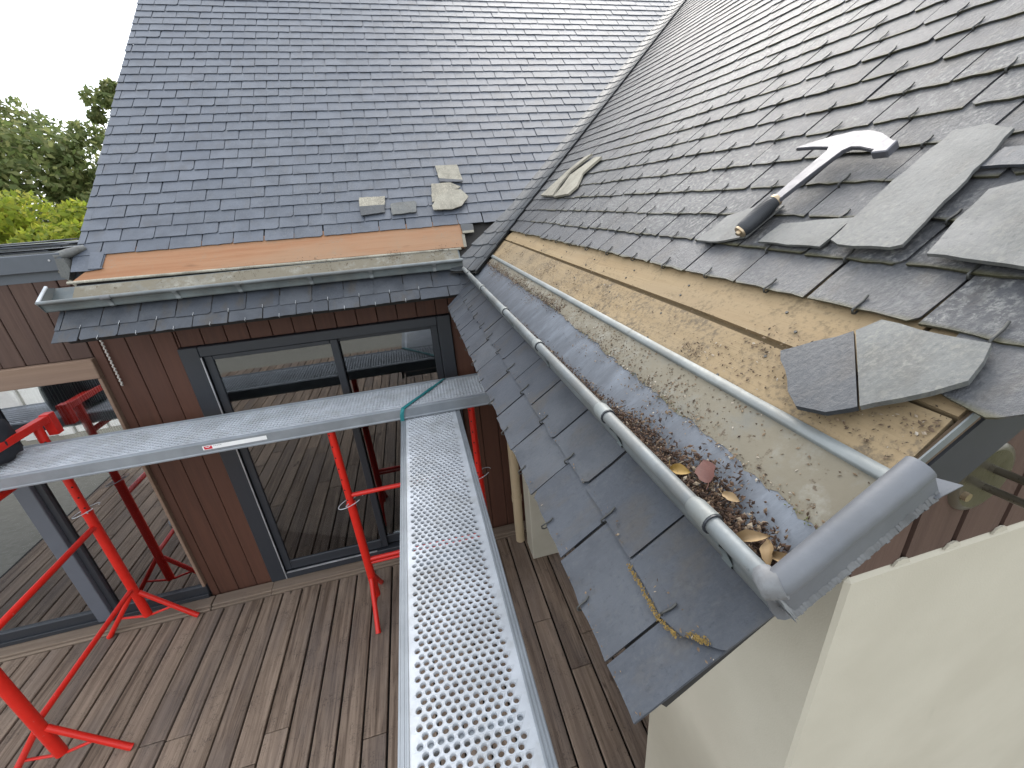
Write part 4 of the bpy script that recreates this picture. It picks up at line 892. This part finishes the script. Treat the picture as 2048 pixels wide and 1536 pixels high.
mb = MB(); mb.tube([g0+gd*t for t in (0, .04, .15, .35, .6, .82, .95, 1.0)], [.013, .0160, .0175, .0182, .0176, .0160, .0138, .0120], 20); grip = mb.build('grip', 'leather', hm)
mb = MB()
for t in np.linspace(.08, .92, 22): mb.tube([g0+gd*(t-.008), g0+gd*t, g0+gd*(t+.008)], [.0160+.0022*math.sin(math.pi*t)]+[.0167+.0022*math.sin(math.pi*t)]+[.0160+.0022*math.sin(math.pi*t)], 18, cap=False)
mb.build('grip_ring', 'leather', grip)
mb = MB(); mb.tube([g0-gd*.035, g0-gd*.005, g0+gd*.012], [.0138, .0150, .0145], 18); mb.tube([g0-gd*.10, g0-gd*.06, g0-gd*.02], [.005, .0068, .0066], 14); mb.build('pommel', 'brass', hm)
mb = MB(); mb.tube([g1+gd*-.03, g1+gd*.015, g1+gd*.06], [.0142, .0144, .0126], 16); mb.build('ferrule', 'brass', hm)

# bag, chain, bottle -----------------------------------------------------------------
bg_ = thing('tool_bag', 'black tool bag standing on the left end of the cross plank', 'bag', (-2.50, 2.66, ZB))
bm = bmesh.new(); bmesh.ops.create_uvsphere(bm, u_segments=28, v_segments=20, radius=1)
rr = random.Random(3)
for v in bm.verts:
    x, y, z = v.co; k = 1/max(abs(x), abs(y), abs(z))**.72; v.co = V((x*.150*k, y*.13*k, (z*.125*k+.125)))
    v.co += v.normal*.006*math.sin(v.co.x*60+v.co.z*45)*math.cos(v.co.y*50)
me = bpy.data.meshes.new('bag_body'); bm.to_mesh(me); bm.free(); me.materials.append(M['bag']); [setattr(p, 'use_smooth', True) for p in me.polygons]
put('bag_body', me, bg_, Matrix.Translation(V((-2.50, 2.66, ZB+.001))))
for dy in (-.05, .05):
    mb = MB(); mb.tube([V((-2.58, 2.66+dy, ZB+.24))+V((.16*t, 0, .10*math.sin(math.pi*t))) for t in np.linspace(0, 1, 12)], .010, 8); mb.build('handle', 'bag', bg_)
mb = MB()
for q in range(9): mb.bbox((-.006, -.012, -.03), (.006, .012, .06), .002, Matrix.Translation(V((-2.56+.018*q, 2.66+random.uniform(-.06, .06), ZB+.245+random.uniform(0, .05)))) @ Matrix.Rotation(random.uniform(-.5, .5), 4, 'X') @ Matrix.Rotation(random.uniform(-.5, .5), 4, 'Y'))
mb.build('tool_tips', 'steel_dark', bg_)
mb = MB(); mb.tube([(-1.946, 3.04, 2.23-.02*i) if False else (-1.946+.0035*math.sin(i*1.9), 3.046+.0035*math.cos(i*1.9), 2.235-.0075*i) for i in range(44)], .0055, 6)
tag(mb.build('hanging_rope', 'rope'), 'short twisted pale rope hanging on the brown boards below the left eave', 'rope')
mb = MB(); mb.tube([(-2.80, 1.98, .05), (-2.70, 1.96, .05), (-2.62, 1.945, .05), (-2.59, 1.94, .05)], [.045, .048, .047, .02], 18); mb.tube([(-2.64, 1.95, .05), (-2.63, 1.948, .05)], .050, 18)
tag(mb.build('plastic_roll', 'plastic'), 'pale shiny plastic roll lying on the deck at the left edge', 'plastic roll')
# white folding screen and plants of the garden (seen in the panes)
mb = MB()
for k in range(9): mb.bbox((-6.9+k*.22, -1.3+.05*(k % 2), -.10), (-6.9+k*.22+.2, -1.26+.05*(k % 2), 1.25), .004)
tag(mb.build('garden_screen', 'white'), 'white slatted screen standing on the paving beyond the deck', 'screen')

# ------------------------------------------------------------------ seeds, leaves and dirt
def bits(name, X, gen, n, smin, smax, mat, label, lift=.35):
    vs = []; fs = []; Xa = np.array(X)[:3]
    for q in range(n):
        g = gen()
        if g is None: continue
        x, y, z = g; s = smin+(smax-smin)*rng.random()**2; a = rng.random()*6.283; w_ = s*(.25+.45*rng.random()); t1, t2 = rng.normal(0, lift, 2)
        u = V((math.cos(a), math.sin(a), t1)).normalized()*s; v = V((-math.sin(a), math.cos(a), t2)).normalized()*w_; c = V((x, y, z)); up = V((0, 0, s*.25))
        o = len(vs); vs += [c-u, c-v*.9+up*rng.random(), c+u, c+v+up*rng.random(), c+up*1.5]; fs += [(o, o+1, o+4), (o+1, o+2, o+4), (o+2, o+3, o+4), (o+3, o, o+4)]
    me = bpy.data.meshes.new(name); me.from_pydata([tuple(v) for v in vs], [], fs); me.materials.append(M[mat]); me.update()
    o = put(name, me, None, X); tag(o, label, 'debris', None, 'stuff'); return o
def g_gutter():
    x = .845-2.1*rng.random()**1.9
    t = max(0, min(1, (x+1.1)/1.9)); near = math.exp(-((x-.62)/.22)**2)
    wd = .008+.018*t+.042*near*(.75+.25*math.sin(x*31)); 
    if x > .79: wd *= max(.25, (0.86-x)/.07)
    y = -.398+abs(rng.normal(0, .55))*wd; hmax = (.006+.012*t+.026*near)*max(0, 1-(y+.398)/(wd*1.7))
    return x, y, -.013+hmax*rng.random()+.002
bits('gutter_debris', FR, g_gutter, 22000, .0022, .0060, 'bits', 'brown heap of dry seeds and leaf bits lying in the open gutter')
cl = [(rng.uniform(-1.6, .80), rng.uniform(-.30, -.10), rng.uniform(.012, .06), rng.random()) for q in range(70)]
def g_board():
    cx, cy, s, _ = cl[int(rng.random()**1.2*len(cl))]
    x, y = rng.normal(cx, s*1.3), rng.normal(cy, s*.6)
    if not (-1.7 < x < .81 and -.33 < y < -.02) or -.219 < y < -.19: return None
    return x, y, (-.0125 if y < -.21 else -.0105)+.0012
bits('board_dirt', FR, g_board, 5500, .0012, .0042, 'grit', 'scattered dry dirt and bits on the soiled boards and silted zinc')
def g_far():
    x = rng.uniform(-1.6, -.2); return x, rng.normal(-.255, .014), -.0115
bits('silt_bits', FR, g_far, 1500, .002, .0055, 'bits', 'drift of brown bits along the silted edge of the far gutter')
def g_line():
    x = rng.uniform(-1.5, .82); return x, wl(x)+abs(rng.normal(0, .012))-.004, -.0125
bits('waterline_bits', FR, g_line, 1400, .0012, .004, 'grit', 'line of dark specks along the silted edge of the near gutter')
def g_moss():
    x = rng.uniform(-.9, .82); return (x, wl(x)+rng.normal(0, .003), -.0125) if math.sin(x*17)+math.sin(x*41) > .1 else None
bits('moss_line', FR, g_moss, 900, .001, .0025, 'moss_g', 'thin line of green moss along the silted edge of the gutter', .6)
def g_back():
    c = [(-.1, .05), (-1.0, .08), (.2, .05), (-.55, .1)][int(rng.random()*4)]
    return rng.normal(c[0], c[1]), rng.uniform(-.30, -.16) if rng.random() < .4 else rng.normal(-.225, .02), -.0055 if False else -.002
bits('rear_gutter_dirt', FB, g_back, 500, .002, .005, 'bits', 'few brown bits lying along the rear gutter')
def g_slates():
    x = rng.uniform(-.6, .84); y = rng.uniform(.0, .8); return x, y, .001
def g_apron():
    return rng.uniform(-.8, .84), rng.choice([-.628, -.52])+abs(rng.normal(0, .012)), -.0185
bits('apron_dirt', FR, g_apron, 260, .0012, .0035, 'grit', 'specks of dirt and lichen along the lowest slate edges')
def moss_gen(pts, s):
    def g():
        i = int(rng.random()*(len(pts)-1)); t = rng.random(); p, q = pts[i], pts[i+1]
        return p[0]+(q[0]-p[0])*t+rng.normal(0, s), p[1]+(q[1]-p[1])*t+rng.normal(0, s), -.0215+rng.random()*.003
    return g
bits('moss_seam', FR, moss_gen([(.672, -.530), (.70, -.531), (.735, -.532), (.762, -.534), (.795, -.526)], .0016), 360, .0013, .0028, 'moss', 'ochre moss seam along the broken lower slate by the gutter corner', .5)
bits('moss_edge', FR, moss_gen([(.80, -.512), (.822, -.497)], .002), 120, .0015, .003, 'moss', 'small ochre moss tuft at the slate corner under the gutter end', .5)
def leaf(x, y, z, L, w_, mat, rz, label, curl=.5, rx=0.0):
    mb = MB(); nx, ny = 7, 4; vs = []
    for i in range(nx):
        t = i/(nx-1); hw = w_*math.sin(math.pi*min(1, .06+t*.94))**.8*(1+.12*math.sin(i*2.3))
        for j in range(ny+1):
            s_ = j/ny*2-1; vs.append((L*(t-.5), hw*s_*.5, L*.22*curl*(s_*s_)*(.6+.4*math.sin(t*5))+L*.12*curl*math.sin(t*4)))
    mb.add(vs, [(i*(ny+1)+j, i*(ny+1)+j+1, (i+1)*(ny+1)+j+1, (i+1)*(ny+1)+j) for i in range(nx-1) for j in range(ny)], 0, True)
    mb.tube([(-L*.5, 0, 0), (-L*.62, .001, .001), (-L*.78, .004, .003)], .0006, 5)
    o = mb.build('dead_leaf', mat, None, FR @ Matrix.Translation(V((x, y, z))) @ Matrix.Rotation(rz, 4, 'Z') @ Matrix.Rotation(rx, 4, 'X')); tag(o, label, 'leaf', 'dead leaves in the gutter')
leaf(.668, -.345, .018, .042, .030, 'leaf_red', 2.6, 'red-brown dead leaf lying flat on the gutter debris', .25)
leaf(.640, -.372, .020, .034, .018, 'leaf_yel', .6, 'ochre curled leaf just above the red-brown leaf', .8)
leaf(.632, -.388, .016, .036, .024, 'leaf_yel', -.5, 'yellow leaf with pale edge pressed against the gutter bead', .5)
leaf(.725, -.350, .016, .026, .012, 'leaf_tan', .3, 'small tan leaf piece halfway along the debris heap', .6)
leaf(.782, -.372, .012, .044, .016, 'leaf_tan', 1.1, 'long tan folded leaf near the corner of the gutter', .9)
leaf(.803, -.368, .008, .034, .015, 'leaf_tan', 2.4, 'tan leaf beside the long folded leaf', .7)
leaf(.822, -.362, .004, .036, .014, 'leaf_tan', .4, 'tan leaf at the very end of the gutter', .7)
leaf(.812, -.385, .006, .028, .013, 'leaf_yel', 1.8, 'ochre leaf scrap against the gutter corner', .7)

# ------------------------------------------------------------------ trees
def tree(label, x, y, h, rad, z0, mat, n, ls, cz=.55, seed=1, crown_r=None, group='trees beyond the house', name='tree', cat='tree', lo=.15):
    r = np.random.default_rng(seed); t = thing(name, label, cat, (x, y, -.3), group)
    c = V((x, y, -.3)); mb = MB(); top = h*.72
    mb.tube([c, c+V((.05, .03, top*.35)), c+V((-.06, .05, top*.7)), c+V((.04, 0, top))], [.06+h*.016, .05+h*.011, .03+h*.007, .03], 10); mb.build('trunk', 'trunk', t)
    lobes = []
    for q in range(26):
        a = r.uniform(0, 6.283); rr = rad*math.sqrt(r.random())*.85; zz = h*(lo+(.95-lo)*r.random()); k = math.sin(math.pi*min(.97, max(.05, (zz/h-lo)/(1-lo)*.85+.1)))
        lobes.append((x+math.cos(a)*rr*k, y+math.sin(a)*rr*k, -.3+zz, rad*r.uniform(.20, .42)))
    mb = MB()
    for lx, ly, lz, lr in lobes[:12]:
        mb.tube([c+V((0, 0, max(.2, (lz+.3)*.5))), V(((x+lx)/2, (y+ly)/2, lz*.85)), V((lx, ly, lz))], [.05, .03, .012], 6)
    mb.build('branch', 'trunk', t)
    L = np.array(lobes); k = r.integers(0, len(L), n); d = r.normal(size=(n, 3)); d /= np.linalg.norm(d, axis=1)[:, None]; rad_ = L[k, 3]*(.55+.5*r.random(n)**.6)
    p = L[k, :3]+d*rad_[:, None]*np.array([1, 1, .8]); p[:, 2] = np.maximum(p[:, 2], -.2)
    a1 = r.normal(size=(n, 3)); a1 /= np.linalg.norm(a1, axis=1)[:, None]; a2 = np.cross(a1, d+.001); a2 /= np.linalg.norm(a2, axis=1)[:, None]
    s = ls*(.6+.8*r.random(n))[:, None]
    q = np.stack([p-a1*s, p-a2*s*.5+a1*s*.1, p+a1*s, p+a2*s*.5+a1*s*.1], 1).reshape(-1, 3)
    me = bpy.data.meshes.new('crown'); me.from_pydata(q.tolist(), [], [(4*i, 4*i+1, 4*i+2, 4*i+3) for i in range(n)]); me.materials.append(M[mat]); me.update(); put('crown', me, t)
    return t
tree('tallest pale green tree rising behind the yellow hedge at far left', -15.2, 22.0, 8.9, 4.0, 0, 'fol_g', 15000, .13, seed=3)
tree('second green tree, lower, between the tall tree and the roof edge', -11.9, 22.5, 7.0, 2.6, 0, 'fol_g', 9000, .12, seed=5)
tree('slim light green tree half hidden by the left edge of the slate roof', -9.6, 20.5, 8.2, 1.3, 0, 'fol_g', 5000, .11, seed=8)
tree('far green tree at the left border of the photo', -20.5, 24.0, 9.6, 3.6, 0, 'fol_g', 10000, .14, seed=12)
tree('yellow-green bush closest to the slate roof edge', -6.8, 11.2, 3.55, 1.55, 0, 'fol_y', 12000, .075, seed=15, name='bush', cat='bush', lo=.05, group='yellow-green bushes')
tree('yellow-green bush in the middle of the hedge at left', -8.6, 12.2, 3.9, 1.6, 0, 'fol_y', 12000, .075, seed=16, name='bush', cat='bush', lo=.05, group='yellow-green bushes')
tree('yellow-green bush at the left border of the photo', -10.6, 12.8, 3.7, 1.8, 0, 'fol_y', 12000, .08, seed=17, name='bush', cat='bush', lo=.05, group='yellow-green bushes')
tree('dark green bush behind the white garden screen', -7.6, -5.0, 2.2, 1.4, 0, 'fol_g', 5000, .08, seed=21, name='bush', cat='bush', lo=.05, group='garden bushes')
tree('rounded green bush beyond the deck', -3.8, -7.2, 2.4, 1.5, 0, 'fol_g', 5000, .08, seed=22, name='bush', cat='bush', lo=.05, group='garden bushes')
tree('broad green bush at the end of the paving', -.2, -8.6, 2.6, 1.6, 0, 'fol_g', 5000, .08, seed=23, name='bush', cat='bush', lo=.05, group='garden bushes')
